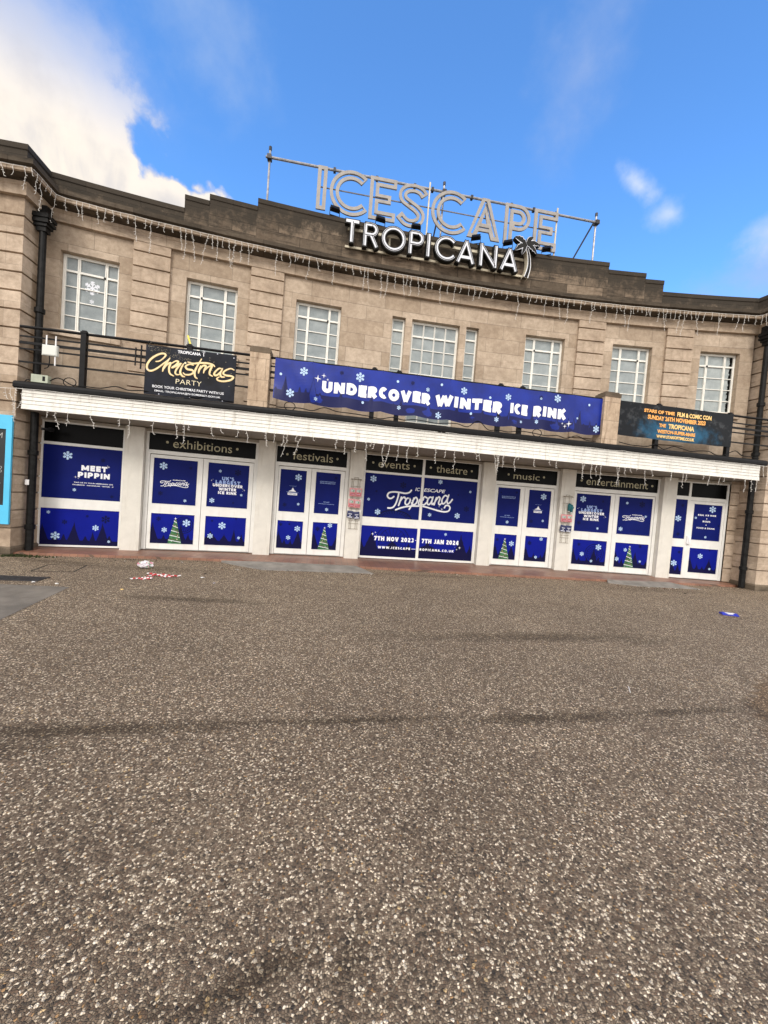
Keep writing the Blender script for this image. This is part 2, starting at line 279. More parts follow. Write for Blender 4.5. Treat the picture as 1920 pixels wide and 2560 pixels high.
def ground_mat():
    m = bpy.data.materials.new('pebble_surface'); m.use_nodes = True; t = NT(m.node_tree); b = t.n['Principled BSDF']
    tc = t.node('ShaderNodeTexCoord'); v = tc.outputs['Object']
    warp = t.node('ShaderNodeVectorMath', operation='ADD'); t.l.new(v, warp.inputs[0])
    wn = t.node('ShaderNodeTexNoise'); t.l.new(v, wn.inputs['Vector']); wn.inputs['Scale'].default_value = 70
    wv = t.node('ShaderNodeVectorMath', operation='SCALE'); t.l.new(wn.outputs['Color'], wv.inputs[0]); wv.inputs[3].default_value = .006
    t.l.new(wv.outputs[0], warp.inputs[1]); vv = warp.outputs[0]
    def vor(scale, feat='F1'):
        n = t.node('ShaderNodeTexVoronoi', voronoi_dimensions='2D', feature=feat); t.l.new(vv, n.inputs['Vector']); n.inputs['Scale'].default_value = scale
        return n
    a = vor(98); e = vor(98, 'DISTANCE_TO_EDGE')
    sp = t.node('ShaderNodeSeparateColor'); t.l.new(a.outputs['Color'], sp.inputs[0])
    c = t.ramp(sp.outputs[0], [(0, (.055, .047, .041)), (.13, (.105, .082, .066)), (.32, (.16, .13, .105)), (.47, (.125, .090, .068)), (.55, (.20, .17, .14)), (.70, (.27, .235, .195)), (.83, (.40, .36, .30)), (.90, (.66, .62, .55)), (.982, (.30, .20, .11))], 'CONSTANT')
    a2 = vor(58); e2 = vor(58, 'DISTANCE_TO_EDGE')
    sp2 = t.node('ShaderNodeSeparateColor'); t.l.new(a2.outputs['Color'], sp2.inputs[0])
    big = t.m('MULTIPLY', t.m('GREATER_THAN', sp2.outputs[1], .93), t.ss(a2.outputs['Distance'], .52, .42))
    c = t.mix(big, c, t.ramp(sp2.outputs[2], [(0, (.66, .63, .57)), (.55, (.74, .72, .67)), (.80, (.50, .40, .25)), (.90, (.05, .045, .045))], 'CONSTANT'))
    mort = t.m('MULTIPLY', t.m('SUBTRACT', 1.0, t.ss(e.outputs['Distance'], .02, .12)), t.m('SUBTRACT', 1.0, big))
    c = t.mix(mort, c, (.145, .122, .098))
    # areas where the binder has filled the pebbles
    fill = t.ss(t.noise(v, 1.6, 7, .65), .52, .72)
    c = t.mix(t.m('MULTIPLY', fill, .35), c, (.15, .125, .10))
    # worn / clean variation
    big_n = t.noise(v, .35, 6, .6); med_n = t.noise(v, 2.2, 6, .65)
    c = t.mix(1.0, c, t.ramp(big_n, [(.3, (.84, .82, .80)), (.7, (1.14, 1.12, 1.10))]), 'MULTIPLY')
    c = t.mix(1.0, c, t.ramp(med_n, [(.3, (.88, .87, .86)), (.7, (1.10, 1.10, 1.09))]), 'MULTIPLY')
    cl = t.noise(v, 14, 5, .7)
    c = t.mix(1.0, c, t.ramp(cl, [(.32, (.74, .72, .69)), (.68, (1.26, 1.25, 1.22))]), 'MULTIPLY')
    c = t.mix(1.0, c, t.ramp(t.noise(v, 42, 3, .75), [(.34, (.66, .64, .60)), (.66, (1.34, 1.32, 1.27))]), 'MULTIPLY')
    c = t.mix(1.0, c, (1.30, 1.22, 1.12), 'MULTIPLY')
    # damp stains with their own shape
    sx = t.node('ShaderNodeSeparateXYZ'); t.l.new(v, sx.inputs[0])
    jit = t.m('MULTIPLY', t.m('SUBTRACT', t.noise(v, 1.8, 6, .65), .5), 1.0)
    jit2 = t.m('MULTIPLY', t.m('SUBTRACT', t.noise(v, 9, 5, .65), .5), .5)
    def blob(cx, cy, rx, ry, ang, amt, sharp=.5):
        ca, sa = math.cos(rad(ang)), math.sin(rad(ang))
        dx = t.m('SUBTRACT', sx.outputs[0], cx); dy = t.m('SUBTRACT', sx.outputs[1], cy)
        px = t.m('DIVIDE', t.m('ADD', t.m('MULTIPLY', dx, ca), t.m('MULTIPLY', dy, sa)), rx)
        py = t.m('DIVIDE', t.m('SUBTRACT', t.m('MULTIPLY', dy, ca), t.m('MULTIPLY', dx, sa)), ry)
        r = t.m('SQRT', t.m('ADD', t.m('MULTIPLY', px, px), t.m('MULTIPLY', py, py)))
        r = t.m('ADD', r, t.m('ADD', t.m('MULTIPLY', jit, .9), t.m('MULTIPLY', jit2, .8)))
        return t.m('MULTIPLY', t.ss(r, 1.0, 1.0 - sharp), amt)
    L = [(-4.6, -8.24, 1.8, .15, 2, .8), (-2.6, -8.15, 1.9, .09, 2, .8), (-.75, -8.14, 1.5, .14, 2, .8), (.8, -8.05, 1.3, .10, 3, .7), (-5.0, -8.45, .9, .22, 5, .6),
         (0.6, -6.02, 3.0, .32, 3, .7), (2.2, -6.1, .8, .25, 3, .4), (-4.9, -4.66, 1.8, .20, -4, .7), (-3.0, -9.88, .5, .10, 20, .75), (-3.35, -9.98, .5, .10, 10, .5), (-2.6, -9.84, .2, .09, 60, .6),
         (1.75, -8.0, .5, .10, 62, .55), (2.5, -7.3, .6, .06, 50, .5), (-6.6, -2.35, 2.2, .45, 0, .40), (6.2, -2.2, 3.5, .45, 0, .30), (0, -1.75, 3.2, .28, 0, .42), (-8.6, -2.1, 1.4, .28, -6, .6), (5.8, -4.6, .8, .15, 0, .25)]
    acc = None
    for q in L:
        k = blob(*q, sharp=.9); acc = k if acc is None else t.m('MAXIMUM', acc, k)
    c = t.mix(acc, c, t.mix(1.0, c, (.30, .27, .22), 'MULTIPLY'))
    # brown, more bound area to the right
    br = blob(2.9, -8.02, 1.95, .75, 30, .85, .12)
    c = t.mix(br, c, t.mix(1.0, c, (.70, .58, .44), 'MULTIPLY'))
    t.put(b.inputs['Base Color'], c); b.inputs['Roughness'].default_value = .72; b.inputs['Specular IOR Level'].default_value = .35
    bn = t.node('ShaderNodeBump'); bn.inputs['Strength'].default_value = .9; bn.inputs['Distance'].default_value = .006
    h = t.m('ADD', t.ss(e.outputs['Distance'], 0, .25), t.m('MULTIPLY', big, t.ss(e2.outputs['Distance'], 0, .3)))
    h = t.m('ADD', h, t.m('MULTIPLY', sp.outputs[1], .5))
    t.l.new(h, bn.inputs['Height']); t.l.new(bn.outputs[0], b.inputs['Normal'])
    return m
M['ground'] = ground_mat()

# ------------------------------------------------------------------ mesh helpers
R0 = 52.649
def arc(s, off=0.0, z=0.0):
    a = s / R0; r = R0 + off
    return Vector((r * math.sin(a), r * math.cos(a) - R0, z))
def local_frame(s, off=0.0, z=0.0):
    return Matrix.Translation(arc(s, off, z)) @ Matrix.Rotation(-s / R0, 4, 'Z')

class MB:
    def __init__(s): s.v = []; s.f = []; s.mi = []; s.uv = []; s.mats = []
    def mat(s, m):
        m = M[m] if isinstance(m, str) else m
        if m not in s.mats: s.mats.append(m)
        return s.mats.index(m)
    def face(s, pts, m=0, uv=None):
        i = len(s.v); s.v += [tuple(p) for p in pts]; s.f.append(tuple(range(i, i + len(pts)))); s.mi.append(m); s.uv.append(uv)
    def box(s, x0, x1, y0, y1, z0, z1, m=0, X=None):
        c = [Vector((x, y, z)) for z in (z0, z1) for y in (y0, y1) for x in (x0, x1)]
        if X is not None: c = [X @ p for p in c]
        for q in ((0, 1, 5, 4), (1, 3, 7, 5), (3, 2, 6, 7), (2, 0, 4, 6), (4, 5, 7, 6), (2, 3, 1, 0)): s.face([c[k] for k in q], m)
    def tube(s, pts, r, n=6, m=0, caps=True):
        pts = [Vector(p) for p in pts]; rs = r if isinstance(r, (list, tuple)) else [r] * len(pts); rings = []
        up = Vector((0, 0, 1)); d0 = (pts[1] - pts[0]).normalized()
        ref = Vector((1, 0, 0)) if abs(d0.z) > .9 else up
        for i, p in enumerate(pts):
            d = (pts[min(i + 1, len(pts) - 1)] - pts[max(i - 1, 0)]).normalized()
            a = d.cross(ref)
            if a.length < 1e-4: a = d.cross(Vector((0, 1, 0)))
            a.normalize(); b = d.cross(a)
            rings.append([p + (a * math.cos(2 * math.pi * k / n) + b * math.sin(2 * math.pi * k / n)) * rs[i] for k in range(n)])
        base = len(s.v)
        for rg in rings: s.v += [tuple(p) for p in rg]
        for i in range(len(rings) - 1):
            for k in range(n):
                k2 = (k + 1) % n
                s.f.append((base + i * n + k, base + i * n + k2, base + (i + 1) * n + k2, base + (i + 1) * n + k)); s.mi.append(m); s.uv.append(None)
        if caps:
            s.f.append(tuple(base + k for k in range(n))[::-1]); s.mi.append(m); s.uv.append(None)
            s.f.append(tuple(base + (len(rings) - 1) * n + k for k in range(n))); s.mi.append(m); s.uv.append(None)
    def mesh(s, name):
        me = bpy.data.meshes.new(name); me.from_pydata(s.v, [], s.f)
        for m in s.mats: me.materials.append(m)
        me.polygons.foreach_set('material_index', s.mi)
        ul = me.uv_layers.new(name='UVMap')
        for p, uv in zip(me.polygons, s.uv):
            if uv:
                for li, q in zip(p.loop_indices, uv): ul.data[li].uv = q
            else:
                nx, ny, nz = abs(p.normal.x), abs(p.normal.y), abs(p.normal.z)
                for li in p.loop_indices:
                    c = me.vertices[me.loops[li].vertex_index].co
                    ul.data[li].uv = (c.x, c.z) if ny >= nx and ny >= nz else ((c.y, c.z) if nx >= nz else (c.x, c.y))
        me.update(); return me
    def obj(s, name, parent=None, M4=None, smooth=False, weld=False):
        me = s.mesh(name)
        if weld:
            bm = bmesh.new(); bm.from_mesh(me); bmesh.ops.remove_doubles(bm, verts=bm.verts, dist=1e-5); bm.to_mesh(me); bm.free()
        if smooth:
            for p in me.polygons: p.use_smooth = True
        o = bpy.data.objects.new(name, me); COL.objects.link(o)
        if parent: o.parent = parent
        if M4 is not None: o.matrix_local = M4
        return o

def empty(name, label=None, cat=None, group=None, M4=None, parent=None):
    o = bpy.data.objects.new(name, None); COL.objects.link(o); o.empty_display_size = .2
    if parent: o.parent = parent
    if M4 is not None: o.matrix_local = M4
    tag(o, label, cat, group); return o
def tag(o, label=None, cat=None, group=None, kind=None):
    if label: o['label'] = label
    if cat: o['category'] = cat
    if group: o['group'] = group
    if kind: o['kind'] = kind
    return o

def sweep(mb, path, prof, m=0, closed_caps=True, u0=0.0, seg_mats=None, v0=0.0):
    """path: plan points, outward = right-hand side when walking along +x (towards -y); prof: (d, z)."""
    P = [Vector((p[0], p[1])) for p in path]; N = []
    for i in range(len(P)):
        ds = []
        if i > 0: ds.append((P[i] - P[i - 1]).normalized())
        if i < len(P) - 1: ds.append((P[i + 1] - P[i]).normalized())
        ns = [Vector((d.y, -d.x)) for d in ds]
        if len(ns) == 2:
            b = (ns[0] + ns[1]); b /= max(.2, b.dot(ns[0])); N.append(b)
        else: N.append(ns[0])
    L = [u0]
    for i in range(1, len(P)): L.append(L[-1] + (P[i] - P[i - 1]).length)
    def pt(i, j): q = P[i] + N[i] * prof[j][0]; return (q.x, q.y, prof[j][1])
    for i in range(len(P) - 1):
        for j in range(len(prof) - 1):
            va, vb = v0 + prof[j][1] - prof[j][0], v0 + prof[j + 1][1] - prof[j + 1][0]
            mm = seg_mats[j] if seg_mats else m
            mb.face([pt(i, j), pt(i + 1, j), pt(i + 1, j + 1), pt(i, j + 1)], mm, [(L[i], va), (L[i + 1], va), (L[i + 1], vb), (L[i], vb)])
    if closed_caps and len(prof) > 2:
        mb.face([pt(0, j) for j in range(len(prof))], m); mb.face([pt(len(P) - 1, j) for j in range(len(prof))][::-1], m)

def holes_plate(mb, xs, zs, holes, yf, yb, m=0, fn=None, backs=True, mr=None):
    """plate with rectangular holes; fn maps (x,y,z) to point."""
    fn = fn or (lambda x, y, z: (x, y, z)); mr = m if mr is None else mr
    xs = [round(v, 5) for v in xs]; zs = [round(v, 5) for v in zs]
    X = sorted(set([round(v, 5) for v in xs] + [round(h[k], 5) for h in holes for k in (0, 1)]))
    Z = sorted(set([round(v, 5) for v in zs] + [round(h[k], 5) for h in holes for k in (2, 3)]))
    X = [x for x in X if min(xs) <= x <= max(xs)]; Z = [z for z in Z if min(zs) <= z <= max(zs)]
    def solid(i, j):
        if i < 0 or j < 0 or i >= len(X) - 1 or j >= len(Z) - 1: return False
        cx, cz = (X[i] + X[i + 1]) / 2, (Z[j] + Z[j + 1]) / 2
        return not any(h[0] < cx < h[1] and h[2] < cz < h[3] for h in holes)
    for i in range(len(X) - 1):
        for j in range(len(Z) - 1):
            if not solid(i, j): continue
            x0, x1, z0, z1 = X[i], X[i + 1], Z[j], Z[j + 1]; uv = [(x0, z0), (x1, z0), (x1, z1), (x0, z1)]
            mb.face([fn(x0, yf, z0), fn(x1, yf, z0), fn(x1, yf, z1), fn(x0, yf, z1)], m, uv)
            if backs: mb.face([fn(x0, yb, z1), fn(x1, yb, z1), fn(x1, yb, z0), fn(x0, yb, z0)], m)
            d = yb - yf
            if not solid(i - 1, j): mb.face([fn(x0, yb, z0), fn(x0, yf, z0), fn(x0, yf, z1), fn(x0, yb, z1)], mr, [(x0 - d, z0), (x0, z0), (x0, z1), (x0 - d, z1)])
            if not solid(i + 1, j): mb.face([fn(x1, yf, z0), fn(x1, yb, z0), fn(x1, yb, z1), fn(x1, yf, z1)], mr, [(x1, z0), (x1 + d, z0), (x1 + d, z1), (x1, z1)])
            if not solid(i, j - 1): mb.face([fn(x0, yb, z0), fn(x1, yb, z0), fn(x1, yf, z0), fn(x0, yf, z0)], mr, [(x0, z0 - d), (x1, z0 - d), (x1, z0), (x0, z0)])
            if not solid(i, j + 1): mb.face([fn(x0, yf, z1), fn(x1, yf, z1), fn(x1, yb, z1), fn(x0, yb, z1)], mr, [(x0, z1), (x1, z1), (x1, z1 + d), (x0, z1 + d)])

def frange(a, b, st):
    n = max(1, int(round((b - a) / st))); return [a + (b - a) * i / n for i in range(n + 1)]

def catmull(pts, n=5):
    if len(pts) < 3: return [Vector(p) for p in pts]
    P = [Vector(p) for p in pts]; P = [2 * P[0] - P[1]] + P + [2 * P[-1] - P[-2]]; o = []
    for i in range(1, len(P) - 2):
        for k in range(n):
            u = k / n; a, b, c, d = P[i - 1], P[i], P[i + 1], P[i + 2]
            o.append(.5 * ((2 * b) + (c - a) * u + (2 * a - 5 * b + 4 * c - d) * u * u + (3 * b - a - 3 * c + d) * u ** 3))
    o.append(P[-2]); return o

def ribbon_sides(pts, w):
    P = [Vector(p).to_2d() if len(p) == 3 else Vector(p) for p in pts]; l = []; r = []
    ws = w if isinstance(w, (list, tuple)) else [w] * len(P)
    for i in range(len(P)):
        ds = []
        if i > 0 and (P[i] - P[i - 1]).length > 1e-7: ds.append((P[i] - P[i - 1]).normalized())
        if i < len(P) - 1 and (P[i + 1] - P[i]).length > 1e-7: ds.append((P[i + 1] - P[i]).normalized())
        ns = [Vector((-d.y, d.x)) for d in ds]
        if len(ns) == 2: b = ns[0] + ns[1]; b /= max(.5, b.dot(ns[0]))
        else: b = ns[0]
        l.append(P[i] + b * ws[i] / 2); r.append(P[i] - b * ws[i] / 2)
    return l, r

# ------------------------------------------------------------------ flat art: layers of coloured print on one sheet
_text_cache = {}
def text_mesh(s, bold=0.0, shear=0.0, space=1.0):
    key = (s, bold, shear, space)
    if key in _text_cache: return _text_cache[key]
    cu = bpy.data.curves.new('t', 'FONT'); cu.body = s; cu.offset = bold; cu.resolution_u = 3; cu.shear = shear; cu.space_character = space
    o = bpy.data.objects.new('t', cu); COL.objects.link(o)
    dg = bpy.context.evaluated_depsgraph_get(); dg.update()
    me = bpy.data.meshes.new_from_object(o.evaluated_get(dg))
    V = [(v.co.x, v.co.y) for v in me.vertices]; Fc = [tuple(p.vertices) for p in me.polygons]
    bpy.data.objects.remove(o); bpy.data.curves.remove(cu); bpy.data.meshes.remove(me)
    _text_cache[key] = (V, Fc); return V, Fc

class Art:
    """prints on a sheet; fn(x, depth, z) gives the 3D point (depth>0 is towards the viewer)"""
    def __init__(s, mb, fn): s.mb = mb; s.fn = fn; s.d = 0.0008
    def poly(s, pts, m, d): s.mb.face([s.fn(p[0], d, p[1]) for p in pts], s.mb.mat(m))
    def rect(s, x0, x1, z0, z1, m, d): s.poly([(x0, z0), (x1, z0), (x1, z1), (x0, z1)], m, d)
    def grid(s, x0, x1, z0, z1, m, d=0, nx=1, nz=1, zf=None):
        k = s.mb.mat(m)
        for i in range(nx):
            for j in range(nz):
                a, b = x0 + (x1 - x0) * i / nx, x0 + (x1 - x0) * (i + 1) / nx; c, e = z0 + (z1 - z0) * j / nz, z0 + (z1 - z0) * (j + 1) / nz
                s.mb.face([s.fn(a, d, c), s.fn(b, d, c), s.fn(b, d, e), s.fn(a, d, e)], k)
    def stroke(s, pts, w, m, d, smooth=True, taper=False):
        P = catmull([Vector((p[0], p[1], 0)) for p in pts], 5) if smooth and len(pts) > 2 else [Vector((p[0], p[1], 0)) for p in pts]
        n = len(P)
        ws = [w * (.65 + .5 * math.sin(math.pi * min(1, max(0, i / (n - 1))))) for i in range(n)] if taper else [w] * n
        l, r = ribbon_sides([(p.x, p.y) for p in P], ws); k = s.mb.mat(m)
        for i in range(n - 1): s.mb.face([s.fn(q.x, d + i * 2e-6, q.y) for q in (r[i], r[i + 1], l[i + 1], l[i])], k)
        for e, c in ((0, P[0]), (n - 1, P[-1])):
            s.mb.face([s.fn(c.x + ws[e] / 2 * math.cos(a), d + .0003, c.y + ws[e] / 2 * math.sin(a)) for a in [2 * math.pi * q / 8 for q in range(8)]], k)
    def text(s, txt, x0, x1, z0, z1, m, d, bold=0.0, shear=0.0, space=1.0):
        V, Fc = text_mesh(txt, bold, shear, space)
        ax, bx = min(v[0] for v in V), max(v[0] for v in V); az_, bz = min(v[1] for v in V), max(v[1] for v in V)
        k = s.mb.mat(m)
        for f in Fc:
            s.mb.face([s.fn(x0 + (V[i][0] - ax) / (bx - ax) * (x1 - x0), d, z0 + (V[i][1] - az_) / (bz - az_) * (z1 - z0)) for i in f], k)
    def bar(s, a, b, w, m, d): s.stroke([a, b], w, m, d, smooth=False) if False else s._bar(a, b, w, m, d)
    def _bar(s, a, b, w, m, d):
        a = Vector(a); b = Vector(b); n = (b - a).normalized(); n = Vector((-n.y, n.x)) * w / 2
        s.poly([a - n, b - n, b + n, a + n], m, d)
    def disc(s, x, z, r, m, d, n=10): s.poly([(x + r * math.cos(2 * math.pi * k / n), z + r * math.sin(2 * math.pi * k / n)) for k in range(n)], m, d)
    def flake(s, x, z, r, m, d, clip=None):
        w = r * .17
        if r < .035:
            for k in range(3):
                a = math.pi * k / 3 + math.pi / 2; s._bar((x - r * math.cos(a), z - r * math.sin(a)), (x + r * math.cos(a), z + r * math.sin(a)), w * 2.2, m, d + k * 1e-4)
            return
        q = 0
        for k in range(3):
            a = math.pi * k / 3 + math.pi / 2
            s._bar((x - r * math.cos(a), z - r * math.sin(a)), (x + r * math.cos(a), z + r * math.sin(a)), w, m, d + q * 1e-4); q += 1
        for k in range(6):
            a = math.pi * k / 3 + math.pi / 2
            for (rr, ln) in ((.42, .34), (.70, .30)):
                for sg in (-1, 1):
                    p = Vector((x + rr * r * math.cos(a), z + rr * r * math.sin(a))); e = p + Vector((math.cos(a + sg * .85), math.sin(a + sg * .85))) * ln * r
                    s._bar(p, e, w, m, d + (3 + (sg > 0) + (rr > .5) * 2) * 1e-4)
    def sparkle(s, x, z, r, m, d):
        s.poly([(x - r, z), (x - r * .15, z - r * .15), (x, z - r), (x + r * .15, z - r * .15), (x + r, z), (x + r * .15, z + r * .15), (x, z + r), (x - r * .15, z + r * .15)], m, d)
    def skyline(s, x0, x1, z0, trees, m, d, base=0.05, n=90, zmax=9):
        pr = None
        for i in range(n + 1):
            x = x0 + (x1 - x0) * i / n; h = base
            for (tx, th, tw) in trees:
                u = abs(x - tx) / tw
                if u < 1:
                    v = (1 - u); v = v * .8 + .2 * (math.floor(v * 4) / 4); h = max(h, th * (v if u > .06 else 1.06))
            h = min(h, zmax)
            if pr: s.poly([(pr[0], z0), (x, z0), (x, z0 + h), (pr[0], z0 + pr[1])], m, d)
            pr = (x, h)
    def xtree(s, x, z0, h, w, d):
        lv = 5; s.poly([(x - w / 2, z0), (x + w / 2, z0), (x + w * .06, z0 + h * .93), (x - w * .06, z0 + h * .93)], 'green', d)
        rnd = random.Random(int(x * 100))
        for i in range(lv):
            zz = z0 + h * (.10 + .185 * i); ww = w / 2 * (1 - (zz - z0) / h * .95)
            s._bar((x - ww, zz + .04 * h), (x + ww, zz - .035 * h), h * .022, 'vin_wt', d + .0006)
            s._bar((x - ww * .9, zz + .09 * h), (x + ww * .9, zz + .03 * h), h * .02, 'brownp', d + .0004)
        for _ in range(12):
            zz = z0 + h * rnd.uniform(.05, .85); ww = w / 2 * (1 - (zz - z0) / h) * .8
            s.disc(x + rnd.uniform(-ww, ww), zz, h * .014, rnd.choice(['red', 'goldp', 'vin_wt']), d + .0009, 6)
        s.sparkle(x, z0 + h * .97, h * .06, 'pinkb' if False else 'vin_wt', d + .001)
    def wheel(s, x, z, r, m, d, zclip=(0, 9)):
        for rr, ww in ((r, .018), (r * .8, .014)):
            P = [(x + rr * math.cos(2 * math.pi * k / 40), z + rr * math.sin(2 * math.pi * k / 40)) for k in range(41)]
            for a, b in zip(P, P[1:]):
                if zclip[0] + .01 < min(a[1], b[1]) and max(a[1], b[1]) < zclip[1] - .01: s._bar(a, b, ww, m, d + (0 if rr == r else 1e-4))
        for k in range(20):
            a = 2 * math.pi * k / 20; e0 = (x + .06 * math.cos(a), z + .06 * math.sin(a)); e1 = (x + r * .8 * math.cos(a), z + r * .8 * math.sin(a))
            if zclip[0] + .01 < min(e0[1], e1[1]) and max(e0[1], e1[1]) < zclip[1] - .01: s._bar(e0, e1, .012, m, d + 2e-4)

def _arc(cx, cy, rx, ry, a0, a1, n=12): return [(cx + rx * math.cos(rad(a0 + (a1 - a0) * i / n)), cy + ry * math.sin(rad(a0 + (a1 - a0) * i / n))) for i in range(n + 1)]
def heavy_glyph(c, k):
    """strokes of a heavy rounded-sans capital, height 1; k = stroke width; returns (width, strokes)"""
    h = k / 2; T = 1 - h
    if c == 'I': return k, [[(h, 0), (h, 1)]]
    if c == 'U': w = .70; r = w / 2 - h; return w, [[(h, 1), (h, .38)] + _arc(w / 2, .38, r, .38 - h, 180, 360) + [(w - h, 1)]]
    if c == 'N': w = .74; return w, [[(h, 0), (h, 1)], [(w - h, 0), (w - h, 1)], [(h, 1 - h * .6), (w - h, h * .6)]]
    if c == 'D': w = .72; return w, [[(h, 0), (h, 1)], [(h, T), (w * .42, T)] + _arc(w * .42, .5, w * .58 - h, .5 - h, 90, -90) + [(h, h)]]
    if c == 'E': w = .56; return w, [[(h, 0), (h, 1)], [(h, T), (w, T)], [(h, .5), (w * .94, .5)], [(h, h), (w, h)]]
    if c == 'F': w = .54; return w, [[(h, 0), (h, 1)], [(h, T), (w, T)], [(h, .46), (w * .92, .46)]]
    if c == 'L': w = .52; return w, [[(h, 0), (h, 1)], [(h, h), (w, h)]]
    if c == 'R': w = .66; return w, [[(h, 0), (h, 1)], [(h, T), (w * .5, T)] + _arc(w * .5, .68, w * .46 - h, .32 - h, 90, -90) + [(h, .36 + h)], [(w * .46, .42), (w - h * .8, 0)]]
    if c == 'P': w = .64; return w, [[(h, 0), (h, 1)], [(h, T), (w * .5, T)] + _arc(w * .5, .66, w * .5 - h, .34 - h, 90, -90) + [(h, .32 + h)]]
    if c == 'B': w = .66; return w, [[(h, 0), (h, 1)], [(h, T), (w * .5, T)] + _arc(w * .5, .74, w * .42 - h, .26 - h, 90, -90) + [(h, .5)], [(h, .5), (w * .5, .5)] + _arc(w * .5, .28, w * .5 - h, .28 - h, 90, -90) + [(h, h)]]
    if c == 'C': w = .66; return w * .88, [_arc(.5 * w, .5, w / 2 - h, .5 - h, 48, 312, 20)]
    if c == 'G': w = .70; return w, [_arc(.5 * w, .5, w / 2 - h, .5 - h, 48, 350, 20), [(w * .55, .42), (w - h * .3, .42)]]
    if c in 'O0': w = .76 if c == 'O' else .64; return w, [_arc(w / 2, .5, w / 2 - h, .5 - h, 0, 360, 26)]
    if c == 'Q': w = .76; return w, [_arc(w / 2, .5, w / 2 - h, .5 - h, 0, 360, 26), [(w * .6, .25), (w, 0)]]
    if c == 'V': w = .74; return w, [[(h * .8, 1), (w / 2, 0)], [(w / 2, 0), (w - h * .8, 1)]]
    if c == 'A': w = .76; return w, [[(h * .8, 0), (w / 2, 1)], [(w / 2, 1), (w - h * .8, 0)], [(w * .25, .26), (w * .75, .26)]]
    if c == 'W': w = 1.08; return w, [[(h * .7, 1), (w * .29, 0)], [(w * .29, 0), (w * .5, .95)], [(w * .5, .95), (w * .71, 0)], [(w * .71, 0), (w - h * .7, 1)]]
    if c == 'M': w = .90; return w, [[(h, 0), (h, 1)], [(w - h, 0), (w - h, 1)], [(h, .95), (w / 2, .2)], [(w / 2, .2), (w - h, .95)]]
    if c == 'T': w = .64; return w, [[(w / 2, 0), (w / 2, 1 - k)], [(0, T), (w, T)]]
    if c == 'H': w = .70; return w, [[(h, 0), (h, 1)], [(w - h, 0), (w - h, 1)], [(h, .5), (w - h, .5)]]
    if c == 'K': w = .70; return w, [[(h, 0), (h, 1)], [(h, .42), (w - h * .9, 1)], [(w * .42, .56), (w - h * .8, 0)]]
    if c == 'Y': w = .72; return w, [[(w / 2, 0), (w / 2, .45)], [(h * .8, 1), (w / 2, .42)], [(w - h * .8, 1), (w / 2, .42)]]
    if c == 'J': w = .52; return w, [[(w - h, 1), (w - h, .32)] + _arc(w / 2, .32, w / 2 - h, .32 - h, 0, -150)]
    if c == 'S': w = .60; return w, [_arc(w / 2, .73, w / 2 - h, .27 - h, 40, 200, 10) + _arc(w / 2, .27, w / 2 - h, .27 - h, 60, -145, 12)]
    if c == '2': w = .58; return w, [_arc(w / 2, .70, w / 2 - h, .30 - h, 165, -25, 12) + [(h, h)], [(h * .6, h), (w, h)]]
    if c == '3': w = .58; return w, [_arc(w / 2, .74, w / 2 - h, .26 - h, 150, -80, 10), _arc(w / 2, .29, w / 2 - h * .8, .29 - h, 80, -150, 12)]
    if c == '4': w = .64; return w, [[(w * .72, 0), (w * .72, 1)], [(w * .72, 1), (h, .30)], [(h * .5, .28), (w, .28)]]
    if c == '7': w = .56; return w, [[(0, T), (w, T)], [(w - h, T), (w * .34, 0)]]
    if c == "'": return k * .8, [[(h * .8, 1), (h * .8, .68)]]
    if c == '.': return k, [[(h, 0), (h, k)]]
    if c == '-': return .4, [[(0, .42), (.4, .42)]]
    return .30, []
def heavy_text(a, txt, x0, x1, z0, z1, m, d, k=.27, gap=.09):
    H = z1 - z0; W = 0; L = []
    for c in txt:
        w_, st = heavy_glyph(c, k); L.append((W, st)); W += w_ + gap
    W -= gap; sx = (x1 - x0) / W; kk = a.mb.mat(m); n_ = 0
    for off, st in L:
        for path in st:
            P = [(x0 + (off + p[0]) * sx, z0 + p[1] * H) for p in path]
            if len(P) == 2:
                Q = [(P[0][0] + (P[1][0] - P[0][0]) * i / 3, P[0][1] + (P[1][1] - P[0][1]) * i / 3) for i in range(4)]; P = Q
            wv = k * H * .5 + k * sx * .5
            l, r = ribbon_sides(P, wv)
            for i in range(len(P) - 1): a.mb.face([a.fn(q.x, d + n_ * 1.2e-4, q.y) for q in (r[i], r[i + 1], l[i + 1], l[i])], kk)
            n_ += 1
        n_ = n_ % 6

# ------------------------------------------------------------------ ground
g = MB(); k = g.mat('ground'); g.face([(-250, -250, 0), (250, -250, 0), (250, 250, 0), (-250, 250, 0)], k)
tag(g.obj('ground'), 'brown pebble-dashed concrete forecourt with damp streaks in front of the building', 'ground', kind='structure')
g = MB(); k = g.mat('patch'); g.face([(-13, -6.6, .004), (-6.72, -6.6, .004), (-7.04, -4.17, .004), (-13, -4.10, .004)], k)
tag(g.obj('pavement'), 'smooth grey concrete slab let into the pebbled ground at the left edge', 'pavement', kind='structure')

